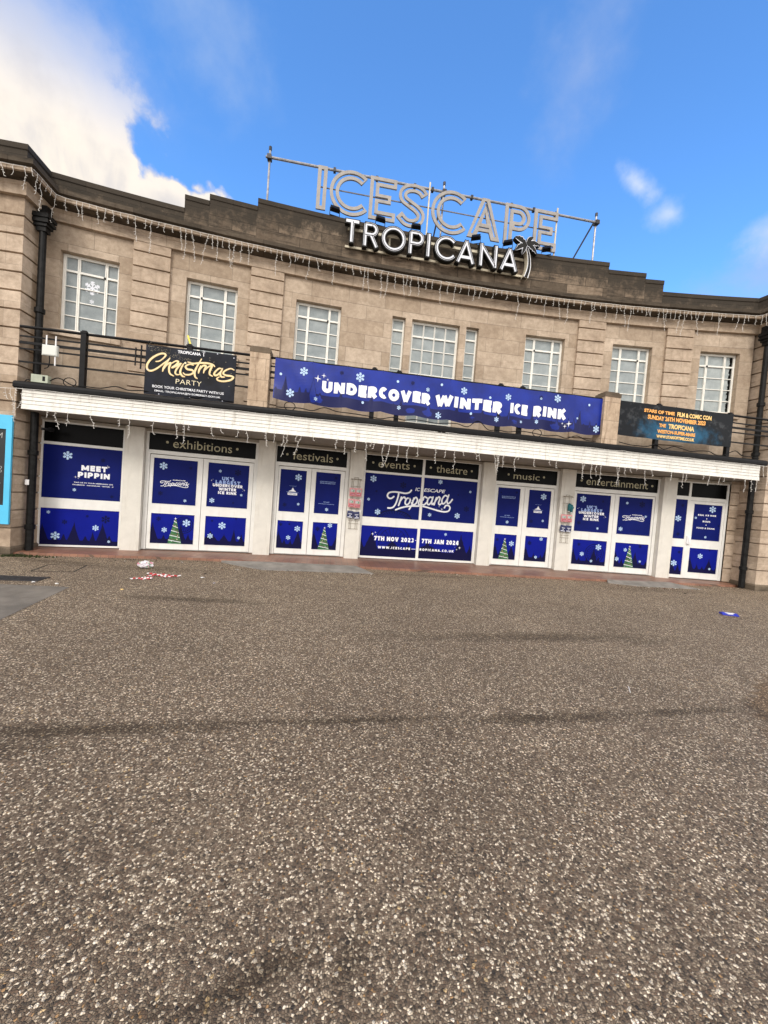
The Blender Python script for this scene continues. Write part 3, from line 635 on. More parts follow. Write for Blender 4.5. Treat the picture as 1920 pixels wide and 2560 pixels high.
# ------------------------------------------------------------------ the building
BLD = empty('seafront_building', 'two storey cream stone building with concave front, stepped dark parapet and blue covered doors', 'building')
LX, RX, WY = -9.80, 10.02, -1.62            # wing corners
S_L, S_R = 9.88, 9.98
WT, WB, BD = 7.253, 5.389, 7.847
wins = [(-9.59, -8.378), (-6.869, -5.61), (-4.075, -2.818), (2.818, 4.075), (5.61, 6.869), (8.378, 9.59)]
narrow = [(-1.328, -.931), (.931, 1.328)]
door_w = (-.734, .734)
holes = [(a, b, WB, WT) for a, b in wins] + [(a, b, WB, WT) for a, b in narrow] + [(*door_w, 3.86, WT)]
fn_wall = lambda x, y, z: arc(x, y, z)
b = MB(); ks = b.mat('stone')
holes_plate(b, frange(-S_L, S_R, .42), [3.80, BD + .3], holes, 0, .25, ks, fn_wall, backs=False)
b.obj('wall', BLD)

# sills
for a, c in wins:
    s_ = MB(); kk = s_.mat('stone'); s_.box(-(c - a) / 2 - .12, (c - a) / 2 + .12, -.09, .10, WB - .17, WB - .02, kk)
    s_.obj('window_sill', BLD, local_frame((a + c) / 2))

# cornice + frieze following wings and arc
def front_path(x_l=-17.0, x_r=17.0, step=.5):
    P = [(x_l, WY), (LX, WY)]
    for s in frange(-S_L + .02, S_R + .02, step):
        q = arc(s); P.append((q.x, q.y))
    P[2] = (LX, P[2][1]); P[-1] = (RX, P[-1][1])
    return P + [(RX, WY), (x_r, WY)]
FP = front_path()
f_ = MB(); kf = f_.mat('frieze')
sweep(f_, FP, [(-.02, BD), (.10, BD), (.10, 8.03), (.115, 8.05), (.13, 8.11), (.05, 8.11)], kf); f_.obj('frieze', BLD)
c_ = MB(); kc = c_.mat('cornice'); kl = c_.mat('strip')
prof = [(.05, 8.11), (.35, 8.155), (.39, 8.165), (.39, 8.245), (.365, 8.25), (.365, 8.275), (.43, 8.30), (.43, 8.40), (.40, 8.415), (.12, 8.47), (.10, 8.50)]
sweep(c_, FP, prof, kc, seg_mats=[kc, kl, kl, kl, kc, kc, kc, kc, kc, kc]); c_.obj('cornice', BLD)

# parapet : low run, steps, centre
def parapet_piece(mb, s0, s1, z1, th=.36, k=0, pre=None, post=None):
    P = ([] if pre is None else pre) + [tuple(arc(s)[:2]) for s in frange(s0, s1, .5)] + ([] if post is None else post)
    sweep(mb, P, [(.03, 8.48), (.03, z1 - .14), (.05, z1 - .12), (.05, z1 - .01), (.035, z1), (-th, z1), (-th, 8.4)], k, v0=10 - z1)
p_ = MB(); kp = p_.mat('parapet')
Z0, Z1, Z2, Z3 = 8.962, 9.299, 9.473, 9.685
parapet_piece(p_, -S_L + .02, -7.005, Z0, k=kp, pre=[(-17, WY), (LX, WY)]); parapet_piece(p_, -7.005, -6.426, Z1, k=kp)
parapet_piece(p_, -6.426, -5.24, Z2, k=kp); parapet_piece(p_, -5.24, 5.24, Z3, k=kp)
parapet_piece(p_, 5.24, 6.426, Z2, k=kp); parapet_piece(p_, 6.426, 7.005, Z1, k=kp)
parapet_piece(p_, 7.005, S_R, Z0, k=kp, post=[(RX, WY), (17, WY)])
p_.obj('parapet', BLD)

# roof and body behind
r_ = MB(); kr = r_.mat('roof'); kw = r_.mat('stone')
pts = [tuple(arc(s, .3)[:2]) for s in frange(-S_L, S_R, 1.0)]
poly = [(-17, WY + .3), (LX - .1, WY + .3)] + pts + [(RX + .1, WY + .3), (17, WY + .3), (17, 14), (-17, 14)]
r_.face([(x, y, 8.46) for x, y in poly], kr)
r_.box(-17, 17, 13.9, 14.1, 0, 8.46, kw); r_.box(-17.1, -16.9, WY + .31, 13.88, 0, 8.45, kw); r_.box(16.9, 17.1, WY + .31, 13.88, 0, 8.45, kw)
r_.obj('roof', BLD)

# rusticated pieces
def rust_profile(z0, z1, h, g=.036, dep=.065, d0=0.0):
    P = []; z = z0
    while z < z1 - .02:
        zt = min(z + h, z1)
        P += [(d0, z + (g if z > z0 else 0)), (d0, zt - .006), (d0 - .012, zt)]
        if zt < z1 - .02: P += [(d0 - dep, zt + .001), (d0 - dep, zt + g - .006)]
        z = zt
    return P
def wing(name, path, z0=.19):
    m_ = MB(); kk = m_.mat('rust')
    sweep(m_, path, rust_profile(z0, BD + .02, .403), kk, closed_caps=False)
    kp_ = m_.mat('pier_cap'); sweep(m_, path, [(.0, 0), (.035, 0), (.035, .15), (.0, .19)], kp_, closed_caps=False)
    return m_.obj(name, BLD)
yl = arc(-S_L).y; yr = arc(S_R).y
wing('wing_wall', [(-17, WY), (LX, WY), (LX, yl + .35)])
wing('wing_wall', [(RX, yr + .35), (RX, WY), (17, WY)])
# narrow rusticated strips of the facade beside the right frame
m_ = MB(); kk = m_.mat('rust'); sweep(m_, [tuple(arc(s, .06)[:2]) for s in (9.80, RX + .1)], rust_profile(.10, 3.3, .403), kk, closed_caps=False); m_.obj('wing_wall', BLD)

# pilasters
for (a, c) in ((-8.071, -7.242), (-5.292, -4.437), (4.437, 5.292), (7.242, 8.071)):
    m_ = MB(); kk = m_.mat('rust'); h = (c - a) / 2
    sweep(m_, [(-h, .02), (-h, -.085), (h, -.085), (h, .02)], rust_profile(3.86, BD + .012, .374, g=.032, dep=.06), kk, closed_caps=False)
    m_.obj('pilaster', BLD, local_frame((a + c) / 2))

# ------------------------------------------------------------------ upper windows
def window(name, w, h, cols, rows, M4, fr=.066, flake=False, mull=.06, thin=.022, handle=None, darkside=False):
    """cols: relative column widths; rows: list of (height fraction, thin?)"""
    root = MB(); kf = root.mat('wframe')
    xs = [-w / 2 + fr]; tot = sum(cols); inner = w - 2 * fr - mull * (len(cols) - 1); cells = []
    x = -w / 2 + fr
    for cw in cols: cells.append((x, x + cw / tot * inner)); x += cw / tot * inner + mull
    th = rows[0]; z_top = h - fr; holes_ = []; rest = h - 2 * fr - th - .045; n = rows[1]; hh = (rest - thin * (n - 1)) / n
    for (a, c) in cells:
        holes_.append((a, c, z_top - th, z_top))
        for i in range(n): z0 = fr + i * (hh + thin); holes_.append((a, c, z0, z0 + hh))
    holes_plate(root, [-w / 2, w / 2], [0, h], holes_, 0, .05, kf)
    for (a, c) in cells:   # raised casement rims
        for (z0, z1) in ((fr, fr + rest), (z_top - th, z_top)):
            for q in ((a - .022, a, z0 - .022, z1 + .022), (c, c + .022, z0 - .022, z1 + .022), (a, c, z0 - .022, z0), (a, c, z1, z1 + .022)): root.box(q[0], q[1], -.014, -.001, q[2], q[3], kf)
    o = root.obj(name, BLD, M4)
    pn = MB(); kp = pn.mat('pane')
    pn.box(-w / 2 + .02, w / 2 - .02, .028, .036, .02, h - .02, kp); p = pn.obj('pane', o)
    if darkside:
        kk = pn.mats
        d = MB(); dk = d.mat('glassblack'); a, c = cells[-1]
        rr = random.Random(3); zs = frange(fr, h - fr, .055)
        for z0, z1 in zip(zs, zs[1:]): d.box(c - .03 - rr.uniform(.02, .06), c, .0262, .0275, z0, z1, dk)
        d.obj('blind_gap', o)
    if flake:
        d = MB(); art = Art(d, lambda x, dd, z: (x, .0275 - dd, z)); art.flake(.0, h - fr - th - .045 - .27, .17, 'letter_white', .0004); art.flake(.0, h - fr - th - .045 - .60, .05, 'letter_white', .0004); d.obj('snowflake_sticker', o)
    if handle is not None:
        d = MB(); kk = d.mat('iron'); d.box(handle - .02, handle + .02, -.04, -.015, z_top - th - .06, z_top - th - .015, kk); d.obj('window_catch', o)
    return o
for i, (a, c) in enumerate(wins):
    w_ = c - a - .004
    window('window', w_, WT - WB - .004, (.21, .46, .19) if i != 5 else (.21, .46, .21), (.30, 4), local_frame((a + c) / 2, .15, WB + .002), flake=(i == 0), handle=(-1 if i in (1, 3, 5) else 1) * (.27 if w_ > 1 else .2), darkside=(i == 5))
for i, (a, c) in enumerate(narrow):
    window('window', c - a - .004, WT - WB - .004, (1,), (.26, 4), local_frame((a + c) / 2, .15, WB + .002), fr=.05)
window('balcony_door', door_w[1] * 2 - .004, WT - 3.864, (1, 1, 1, 1), (.34, 8), local_frame(0, .15, 3.862), fr=.07, mull=.035)

# ------------------------------------------------------------------ ground floor: columns, header, bays
FB, FT = .10, 3.225
def plain_box(name, x0, x1, y0, y1, z0, z1, m, M4=None, parent=BLD):
    q = MB(); q.box(x0, x1, y0, y1, z0, z1, q.mat(m)); return q.obj(name, parent, M4)
cols = [(-8.05, -7.62), (-4.81, -4.36), (-2.25, -1.835), (1.835, 2.25), (4.36, 4.81), (7.64, 8.06)]
for a, c in cols:
    q = MB(); kk = q.mat('column'); h = (c - a) / 2
    q.box(-h, h, -.05, .30, .075, 3.262, kk); q.obj('column', BLD, local_frame((a + c) / 2))
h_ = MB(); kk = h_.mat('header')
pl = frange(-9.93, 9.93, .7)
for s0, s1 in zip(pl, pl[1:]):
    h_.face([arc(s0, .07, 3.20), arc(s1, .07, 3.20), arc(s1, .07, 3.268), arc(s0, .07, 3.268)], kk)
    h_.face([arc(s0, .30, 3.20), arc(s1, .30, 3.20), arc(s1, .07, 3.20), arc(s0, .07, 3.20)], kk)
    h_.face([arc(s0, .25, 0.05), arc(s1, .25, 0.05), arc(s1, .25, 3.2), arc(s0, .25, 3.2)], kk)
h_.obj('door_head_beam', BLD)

def frame_local(c): M4 = local_frame(c, .10); return M4
def pmap(c, off):   # s on the panel tables -> local x
    return lambda s: s - c
def sheet(name, parent, c, x0, x1, z0, z1, base, draw=None, y=.014):
    q = MB(); art = Art(q, lambda x, d, z: (x - c, y - d, z)); k = q.mat(base)
    q.box(x0 - c + .001, x1 - c - .001, y, y + .012, z0 + .001, z1 - .001, k)
    if draw: draw(art, x0, x1, z0, z1)
    return q.obj(name, parent)

def bay_frame(c, sl, sr, holes_, deep=.07, y0=0.0):
    q = MB(); kk = q.mat('pvc')
    holes_plate(q, [sl - c, sr - c], [FB, 3.205], [(h[0] - c, h[1] - c, h[2], h[3]) for h in holes_], y0, y0 + deep, kk)
    return q.obj('door_frame', BLD, frame_local(c))
def leaf(c, x0, x1, z0, z1, holes_, handle=None, y=.018):
    q = MB(); kk = q.mat('pvc')
    holes_plate(q, [x0 - c, x1 - c], [z0, z1], [(h[0] - c, h[1] - c, h[2], h[3]) for h in holes_], y, y + .045, kk)
    for h in holes_:
        for r in ((h[0] - .012, h[0], h[2] - .012, h[3] + .012), (h[1], h[1] + .012, h[2] - .012, h[3] + .012), (h[0], h[1], h[2] - .012, h[2]), (h[0], h[1], h[3], h[3] + .012)):
            q.box(r[0] - c, r[1] - c, y - .006, y - .0005, r[2], r[3], kk)
    return q.obj('door', BLD, frame_local(c))
def transom(c, box, words=None, dots=None, parent=None):
    def dr(a, x0, x1, z0, z1):
        if words:
            for (t_, tx0, tx1, tz0, tz1) in words: a.text(t_, tx0, tx1, tz0, tz1, 'gold', .0012)
            for dx in dots: a.disc(dx, 2.962, .034, 'gold', .0012, 14)
    return sheet('transom_panel', parent, c, *box, 'glassblack', dr, y=.02)

rf = random.Random(5)
TR = [(.0, .55, .20), (.3, .30, .13), (.52, .50, .18), (.75, .27, .1), (.95, .52, .2)]
def trees_for(x0, x1, seed, hi=.55, step=.22):
    r = random.Random(seed); T = []; x = x0 + .05; k = 0
    while x < x1 + .1:
        T.append((x, hi * (r.uniform(.85, 1.05) if k % 3 == 0 else r.uniform(.45, .62)), .17 if k % 3 == 0 else .10)); x += step * r.uniform(.7, 1.25); k += 1
    return T
def lower(seed, flakes, tree=None, wheel=None, houses=False):
    def dr(a, x0, x1, z0, z1):
        T = trees_for(x0, x1, seed, (z1 - z0) * .62)
        if houses: T = [(x0 + .75, .45, .10), (x1 - .1, .3, .12), (x0 + .15, .36, .3), (x0 + .5, .30, .2)]
        a.skyline(x0 + .002, x1 - .002, z0 + .002, T, 'vin_dk', .001, base=.12, n=80, zmax=z1 - z0 - .02)
        if wheel: a.wheel(*wheel, 'vin_fl', .0012, (z0, z1))
        if tree: a.xtree(tree[0], z0 + .003, tree[1], tree[2], .003)
        for (fx, fz, fr_, wht) in flakes: a.flake(fx, fz, fr_, ('vin_ice' if wht else 'vin_fl'), .002 if wht else .0015)
    return dr

# bay 1 : glazed screen
c = -8.98; hl = [(-9.80, -8.13, 2.689, 3.159), (-9.80, -8.133, 1.309, 2.621), (-9.80, -8.136, .145, 1.055)]
f1 = bay_frame(c, -9.87, -8.055, hl); transom(c, hl[0], parent=f1)
def d1(a, x0, x1, z0, z1):
    heavy_text(a, 'MEET', -9.008, -8.452, 2.035, 2.17, 'vin_wt', .0015); heavy_text(a, 'PIPPIN', -9.075, -8.385, 1.86, 1.995, 'vin_wt', .0015)
    a.text('TAG US IN YOUR MEMORIES ON', -9.148, -8.314, 1.715, 1.742, 'vin_wt', .0015, .02); a.text('FACEBOOK \u00b7 INSTAGRAM \u00b7 TIKTOK \u00b7 X', -9.172, -8.296, 1.655, 1.682, 'vin_wt', .0015, .02)
    for q in ((-8.42, 2.17, .03), (-8.45, 2.2, .016), (-9.12, 1.86, .03), (-9.06, 1.83, .016)): a.sparkle(*q, 'vin_wt', .0015)
    for q in ((-9.3, 2.38, .105, 1), (-9.13, 1.54, .04, 1), (-8.55, 2.33, .05, 0), (-8.32, 1.42, .04, 0)): a.flake(q[0], q[1], q[2], 'vin_ice' if q[3] else 'vin_fl', .0015)
sheet('vinyl_panel', f1, c, *hl[1], 'vin_up', d1)
sheet('vinyl_panel', f1, c, *hl[2], 'vin_lo', lower(1, [(-9.64, .95, .04, 1), (-9.30, .72, .06, 0), (-8.83, .89, .035, 0), (-8.43, .83, .10, 0), (-9.48, .37, .10, 1), (-8.64, .60, .075, 1), (-8.34, .26, .035, 1)]))

def double_bay(c, sl, sr, tbox, word, wbox, dots, ul, ll, ur, lr, split, draws, top=2.62):
    f = bay_frame(c, sl, sr, [tbox, (sl + .10, sr - .10, FB + .001, top + .012)])
    transom(c, tbox, [(word, *wbox)], dots, parent=f)
    L = leaf(c, sl + .110, split - .006, FB + .016, top - .006, [ul, ll]); Rr = leaf(c, split + .006, sr - .110, FB + .016, top - .006, [ur, lr])
    for P, box, base, dr in ((L, ul, 'vin_up', draws[0]), (L, ll, 'vin_lo', draws[1]), (Rr, ur, 'vin_up', draws[2]), (Rr, lr, 'vin_lo', draws[3])):
        sheet('vinyl_panel', P, c, *box, base, dr, y=.03)
    return f

TROP = [[[-0.337,2.236],[-0.394,2.167],[-0.519,2.13],[-0.69,2.144],[-0.859,2.148],[-1.011,2.114],[-1.06,2.027],[-1.012,1.953],[-0.928,1.954],[-0.862,2.009]],[[-0.717,2.137],[-0.735,1.997],[-0.778,1.827],[-0.839,1.712],[-0.92,1.664],[-1.017,1.657]],[[-0.628,2.01],[-0.663,1.877],[-0.696,1.755]],[[-0.668,1.869],[-0.598,1.979],[-0.538,2.017],[-0.513,1.98]],[[-0.381,2.001],[-0.464,1.973],[-0.503,1.853],[-0.449,1.79],[-0.377,1.851],[-0.351,1.948],[-0.381,2.001]],[[-0.239,2.012],[-0.282,1.836],[-0.318,1.744],[-0.362,1.663]],[[-0.28,1.92],[-0.184,2.033],[-0.127,1.959],[-0.169,1.844],[-0.252,1.81],[-0.304,1.862]],[[-0.048,2.007],[-0.085,1.873],[-0.061,1.819],[0.002,1.857],[0.056,2.001]],[[0.168,2.043],[0.085,2.073],[0.03,1.971],[0.022,1.858],[0.09,1.83],[0.17,1.912]],[[0.339,2.056],[0.257,2.073],[0.193,1.983],[0.193,1.871],[0.252,1.853],[0.319,1.951],[0.354,2.086]],[[0.354,2.086],[0.326,1.937],[0.347,1.863],[0.401,1.909]],[[0.465,2.074],[0.431,1.959],[0.405,1.853]],[[0.431,1.959],[0.53,2.099],[0.577,2.055],[0.544,1.925],[0.578,1.866],[0.624,1.903]],[[0.817,2.13],[0.728,2.157],[0.65,2.046],[0.651,1.933],[0.711,1.91],[0.797,2.029],[0.847,2.185]],[[0.847,2.185],[0.808,2.002],[0.844,1.92],[0.918,1.976],[0.969,2.056]],[[-0.775,1.619],[-0.625,1.686],[-0.403,1.749],[-0.12,1.778],[0.109,1.775],[0.344,1.728],[0.579,1.68],[0.755,1.664],[0.882,1.702],[0.918,1.798],[0.869,1.859],[0.782,1.858],[0.739,1.785]]]
def script_logo(a, x0, x1, z0, z1, w, d=.002, only=None):
    for i, st in enumerate(TROP):
        P = [(x0 + (p[0] + 1.06) / 2.03 * (x1 - x0), z0 + (p[1] - 1.619) / .617 * (z1 - z0)) for p in st]
        if only:   # clip to a range of x
            run = []
            PP = [(v.x, v.y) for v in catmull([Vector((*p, 0)) for p in P], 5)]
            for p in PP:
                if only[0] < p[0] < only[1]: run.append(p)
                else:
                    if len(run) > 1: a.stroke(run, w, 'vin_wt', d + i * 6e-5, smooth=False)
                    run = []
            if len(run) > 1: a.stroke(run, w, 'vin_wt', d + i * 6e-5, smooth=False)
        else: a.stroke(P, w, 'vin_wt', d + i * 6e-5)
def small_logo(cx, cz, w):
    def f(a, *_):
        h = w * .25; script_logo(a, cx - w / 2, cx + w / 2, cz - h / 2, cz + h / 2, w * .021)
        a.text('ICESCAPE', cx - w * .08, cx + w * .38, cz + h * .53, cz + h * .68, 'vin_wt', .0015, .04, .2)
    return f
def uks(cx, cz, w):
    def f(a):
        for i, (tx, ww, m_) in enumerate((("UK'S", .44, 'vin_lt'), ('LARGEST', .88, 'vin_lt'), ('UNDERCOVER', 1.06, 'vin_wt'), ('WINTER', .62, 'vin_wt'), ('ICE RINK', .66, 'vin_wt'))):
            zt = cz + .24 - i * .103 * (1 if i < 2 else .97); hh = .092 if i < 2 else .078
            heavy_text(a, tx, cx - w * ww / 2, cx + w * ww / 2, zt - hh, zt, m_, .0015, .25)
        for q in ((cx - w * .58, cz + .12, .022), (cx - w * .53, cz + .15, .014), (cx + w * .60, cz - .09, .025), (cx + w * .55, cz - .06, .014), (cx + w * .54, cz - .12, .012)): a.sparkle(*q, 'vin_wt', .0015)
    return f
def fl(lst): return lambda a: [a.flake(q[0], q[1], q[2], 'vin_ice' if q[3] else 'vin_fl', .0015) for q in lst]
def scan(cx):
    def f(a):
        a.text('SCAN FOR TICKETS &', cx - .225, cx + .225, 2.255, 2.285, 'vin_lt', .0015, .02); a.text('MORE INFORMATION', cx - .215, cx + .215, 2.21, 2.24, 'vin_lt', .0015, .02)
        a.text('OR VISIT', cx - .09, cx + .09, 1.665, 1.69, 'vin_lt', .0015, .02); a.text('WWW.ICESCAPE-TROPICANA.CO.UK', cx - .23, cx + .23, 1.61, 1.632, 'vin_lt', .0015, .01)
    return f
def mount(cx, cz):
    def f(a):
        a.text('POWERED BY', cx - .10, cx + .10, cz + .15, cz + .165, 'vin_lt', .0015)
        a.poly([(cx - .12, cz), (cx - .07, cz + .03), (cx - .04, cz + .04), (cx, cz + .12), (cx + .045, cz + .04), (cx + .06, cz + .03), (cx + .10, cz)], 'vin_wt', .0015)
        a.bar((cx - .17, cz - .015), (cx + .17, cz - .022), .007, 'vin_lt', .0015)
        a.rect(cx - .135, cx + .13, cz - .10, cz - .035, 'vin_wt', .0015); a.text('icescape', cx - .115, cx + .11, cz - .095, cz - .04, 'vin_up', .0022, .01)
    return f
def both(*fs):
    def dr(a, *r):
        for f in fs: (f(a, *r) if f.__code__.co_argcount != 1 else f(a))
    return dr

# bay 2 : exhibitions
double_bay(-6.225, -7.615, -4.815, (-7.554, -4.894, 2.731, 3.171), 'exhibitions', (-6.99, -5.52, 2.835, 3.065), (-7.13, -5.387),
    (-7.421, -6.362, 1.323, 2.529), (-7.419, -6.367, .263, 1.065), (-6.094, -5.037, 1.328, 2.534), (-6.092, -5.04, .271, 1.068), -6.225,
    [both(small_logo(-6.90, 1.87, .69), fl([(-7.19, 2.33, .10, 1), (-6.53, 2.33, .04, 0), (-7.23, 1.60, .06, 0), (-6.63, 1.44, .04, 1)])),
     lower(2, [(-7.24, .92, .06, 0), (-7.09, .63, .07, 1), (-6.56, .84, .10, 1)], tree=(-6.83, .70, .34), wheel=(-6.62, .78, .22)),
     both(uks(-5.575, 1.93, .73), fl([(-5.79, 2.32, .04, 1), (-5.33, 2.32, .09, 0), (-5.96, 1.50, .07, 1), (-5.21, 1.70, .035, 1), (-5.41, 1.47, .03, 0)])),
     lower(3, [(-5.66, .82, .10, 1), (-5.95, .52, .075, 1), (-5.21, .50, .04, 1), (-5.92, .94, .03, 0), (-5.30, 1.03, .03, 0)], houses=True)])
# bay 3 : festivals
double_bay(-3.33, -4.355, -2.255, (-4.331, -2.337, 2.729, 3.173), 'festivals', (-3.89, -2.745, 2.835, 3.07), (-4.047, -2.619),
    (-4.196, -3.468, 1.327, 2.533), (-4.193, -3.478, .27, 1.069), (-3.196, -2.481, 1.335, 2.536), (-3.196, -2.48, .276, 1.076), -3.33,
    [both(mount(-3.83, 1.91), fl([(-3.69, 2.33, .10, 1), (-4.03, 1.52, .06, 0), (-3.65, 1.56, .04, 1)])),
     lower(4, [(-3.63, .85, .085, 1), (-3.87, .58, .065, 1), (-4.10, .95, .05, 0), (-3.86, .97, .03, 0)]),
     both(scan(-2.85), fl([(-2.83, 1.46, .05, 1), (-2.62, 2.4, .045, 0), (-3.1, 2.38, .03, 0)])),
     lower(6, [(-2.70, 1.0, .07, 1), (-3.05, .88, .07, 0)], tree=(-2.85, .66, .33))])
# bay 4 : centre window
c = 0.0; H4 = dict(tl=(-1.77, -.042, 2.713, 3.18), tr=(.035, 1.744, 2.72, 3.185), ul=(-1.77, -.045, 1.335, 2.647), ur=(.035, 1.743, 1.34, 2.644), ll=(-1.77, -.052, .161, 1.073), lr=(.03, 1.739, .164, 1.084))
f4 = bay_frame(c, -1.83, 1.83, list(H4.values()))
transom(c, H4['tl'], [('events', -1.40, -.443, 2.835, 3.02)], (-1.56, -.294), parent=f4); transom(c, H4['tr'], [('theatre', .39, 1.383, 2.835, 3.065)], (.212, 1.526), parent=f4)
def d4(lo, hi, left):
    def f(a, x0, x1, z0, z1):
        script_logo(a, -1.06, .97, 1.60, 2.225, .048, only=(lo, hi))
        if left: a.text('IC', -.217, -.07, 2.215, 2.32, 'vin_wt', .0015, .02, .2)
        else: a.text('ESCAPE', .05, .73, 2.215, 2.32, 'vin_wt', .0015, .02, .2)
        for q in ([(-1.52, 2.48, .10, 1), (-.6, 2.36, .10, 0), (-1.62, 1.86, .045, 1), (-1.32, 1.50, .09, 1), (-1.4, 2.12, .035, 0)] if left else [(1.53, 2.32, .04, 1), (.29, 1.52, .06, 1), (1.17, 1.55, .09, 1), (.55, 2.55, .07, 1), (1.45, 1.78, .09, 0), (1.15, 2.2, .03, 0)]): a.flake(q[0], q[1], q[2], 'vin_ice' if q[3] else 'vin_fl', .0012)
        if left:
            T = [(-.80 + .52 * math.cos(math.pi * k / 16), 1.337 + .24 * math.sin(math.pi * k / 16)) for k in range(17)]
            for p, q in zip(T, T[1:]): a.bar(p, q, .035, 'vin_fl', .0008)
            for k in range(2, 15): a.bar(T[k], (-.8 + (T[k][0] + .8) * .7, 1.337 + (T[k][1] - 1.337) * .6), .018, 'vin_fl', .0009)
        else:
            for q in ((.66, 1.72, .045), (.57, 1.79, .025), (.50, 1.74, .015)): a.sparkle(*q, 'vin_wt', .004)
    return f
sheet('vinyl_panel', f4, c, *H4['ul'], 'vin_up', d4(-2, -.055, True)); sheet('vinyl_panel', f4, c, *H4['ur'], 'vin_up', d4(.045, 2, False))
def d4l(left):
    def f(a, x0, x1, z0, z1):
        a.skyline(x0 + .002, x1 - .002, z0 + .002, [(-1.45, .72, .32), (-1.76, .5, .2), (1.36, .75, .3), (1.66, .45, .2), (-.8, .5, .5), (.3, .46, .9), (-.3, .4, .4)], 'vin_dk', .001, base=.22, n=100, zmax=.85)
        if left:
            a.wheel(-.80, .62, .52, 'vin_fl', .0012, (z0, z1)); heavy_text(a, '7TH NOV 2023', -1.365, -.144, .64, .77, 'vin_wt', .002); a.rect(-.10, -.058, .70, .716, 'vin_wt', .002)
            heavy_text(a, 'WWW.ICESCAPE', -1.234, -.235, .405, .475, 'vin_wt', .002, .25, .22); a.rect(-.20, -.058, .433, .445, 'vin_wt', .002)
            for q in ((-1.42, .83, .05), (-1.34, .88, .03), (-1.30, .80, .015)): a.sparkle(*q, 'vin_wt', .002)
        else:
            heavy_text(a, '7TH JAN 2024', .109, 1.285, .64, .775, 'vin_wt', .002); heavy_text(a, 'ROPICANA.CO.UK', .06, 1.15, .405, .475, 'vin_wt', .002, .25, .22)
            for q in ((1.33, .56, .05), (1.24, .50, .03), (1.18, .57, .015)): a.sparkle(*q, 'vin_wt', .002)
            a.flake(.85, .95, .045, 'vin_ice', .002)
    return f
sheet('vinyl_panel', f4, c, *H4['ll'], 'vin_lo', d4l(True)); sheet('vinyl_panel', f4, c, *H4['lr'], 'vin_lo', d4l(False))
# bay 5 : music
double_bay(3.275, 2.255, 4.355, (2.30, 4.288, 2.734, 3.179), 'music', (2.868, 3.718, 2.84, 3.03), (2.703, 3.857),
    (2.411, 3.136, 1.346, 2.543), (2.415, 3.134, .289, 1.083), (3.42, 4.148, 1.346, 2.544), (3.422, 4.144, .287, 1.082), 3.277,
    [both(scan(2.775), fl([(2.79, 1.47, .05, 1), (2.52, 2.38, .03, 0), (3.02, 2.42, .04, 0)])),
     lower(7, [(2.99, .80, .085, 1), (2.52, .9, .05, 0)], tree=(2.77, .66, .34)),
     both(mount(3.76, 1.93), fl([(3.91, 2.35, .10, 1), (3.57, 1.55, .06, 0), (3.95, 1.59, .04, 1)])),
     lower(8, [(3.95, 1.01, .06, 1), (3.82, .42, .05, 1), (3.58, .86, .07, 0)])])
# bay 6 : entertainment
double_bay(6.225, 4.815, 7.635, (4.88, 7.57, 2.746, 3.18), 'entertainment', (5.25, 7.255, 2.845, 3.065), (5.091, 7.388),
    (4.978, 6.092, 1.348, 2.552), (4.983, 6.091, .29, 1.09), (6.361, 7.458, 1.353, 2.551), (6.37, 7.458, .292, 1.081), 6.226,
    [both(uks(5.51, 1.95, .78), fl([(5.20, 2.38, .10, 1), (5.85, 2.35, .04, 0), (5.13, 1.62, .06, 0), (5.75, 1.48, .04, 1)])),
     lower(9, [(5.84, .88, .10, 1), (5.32, .63, .07, 1), (5.64, .42, .045, 1), (5.20, .93, .05, 0)], wheel=(5.72, .66, .3)),
     both(small_logo(6.89, 1.89, .72), fl([(6.64, 2.36, .045, 1), (7.13, 2.35, .10, 0), (6.50, 1.52, .07, 1), (7.28, 1.97, .04, 1), (7.05, 1.5, .03, 0)])),
     lower(10, [(6.72, .86, .06, 1), (6.47, .55, .07, 1), (7.23, .52, .04, 1), (7.2, 1.0, .05, 0)], tree=(6.86, .70, .33))])
# bay 7 : side light and single door
c = 8.93; f7 = bay_frame(c, 8.065, 9.80, [(8.154, 8.557, 2.728, 3.159), (8.627, 9.735, 2.713, 3.157), (8.158, 8.541, 1.352, 2.614), (8.162, 8.548, .2, 1.094), (8.63, 9.735, FB + .001, 2.60)])
transom(c, (8.154, 8.557, 2.728, 3.159), parent=f7); transom(c, (8.627, 9.735, 2.713, 3.157), parent=f7)
sheet('vinyl_panel', f7, c, 8.158, 8.541, 1.352, 2.614, 'vin_up', fl([(8.30, 2.0, .10, 1), (8.40, 2.42, .05, 0), (8.34, 1.5, .055, 0)]) if False else both(fl([(8.30, 2.0, .10, 1), (8.40, 2.42, .05, 0), (8.34, 1.5, .055, 0)])))
sheet('vinyl_panel', f7, c, 8.162, 8.548, .2, 1.094, 'vin_lo', lower(11, [(8.30, .56, .10, 1), (8.44, .92, .05, 0)]))
L7 = leaf(c, 8.634, 9.731, FB + .012, 2.592, [(8.767, 9.655, 1.353, 2.50), (8.759, 9.655, .3, 1.089)])
def d7(a):
    heavy_text(a, 'REAL ICE RINK', 8.922, 9.491, 2.135, 2.185, 'vin_wt', .0015, .25, .25); a.disc(9.205, 2.05, .016, 'vin_wt', .0015)
    heavy_text(a, 'RIDES', 9.086, 9.326, 1.935, 1.985, 'vin_wt', .0015, .25, .25); a.disc(9.205, 1.85, .016, 'vin_wt', .0015)
    a.text('FOOD & DRINK', 8.915, 9.494, 1.72, 1.77, 'vin_wt', .0015, .03, space=1.15)
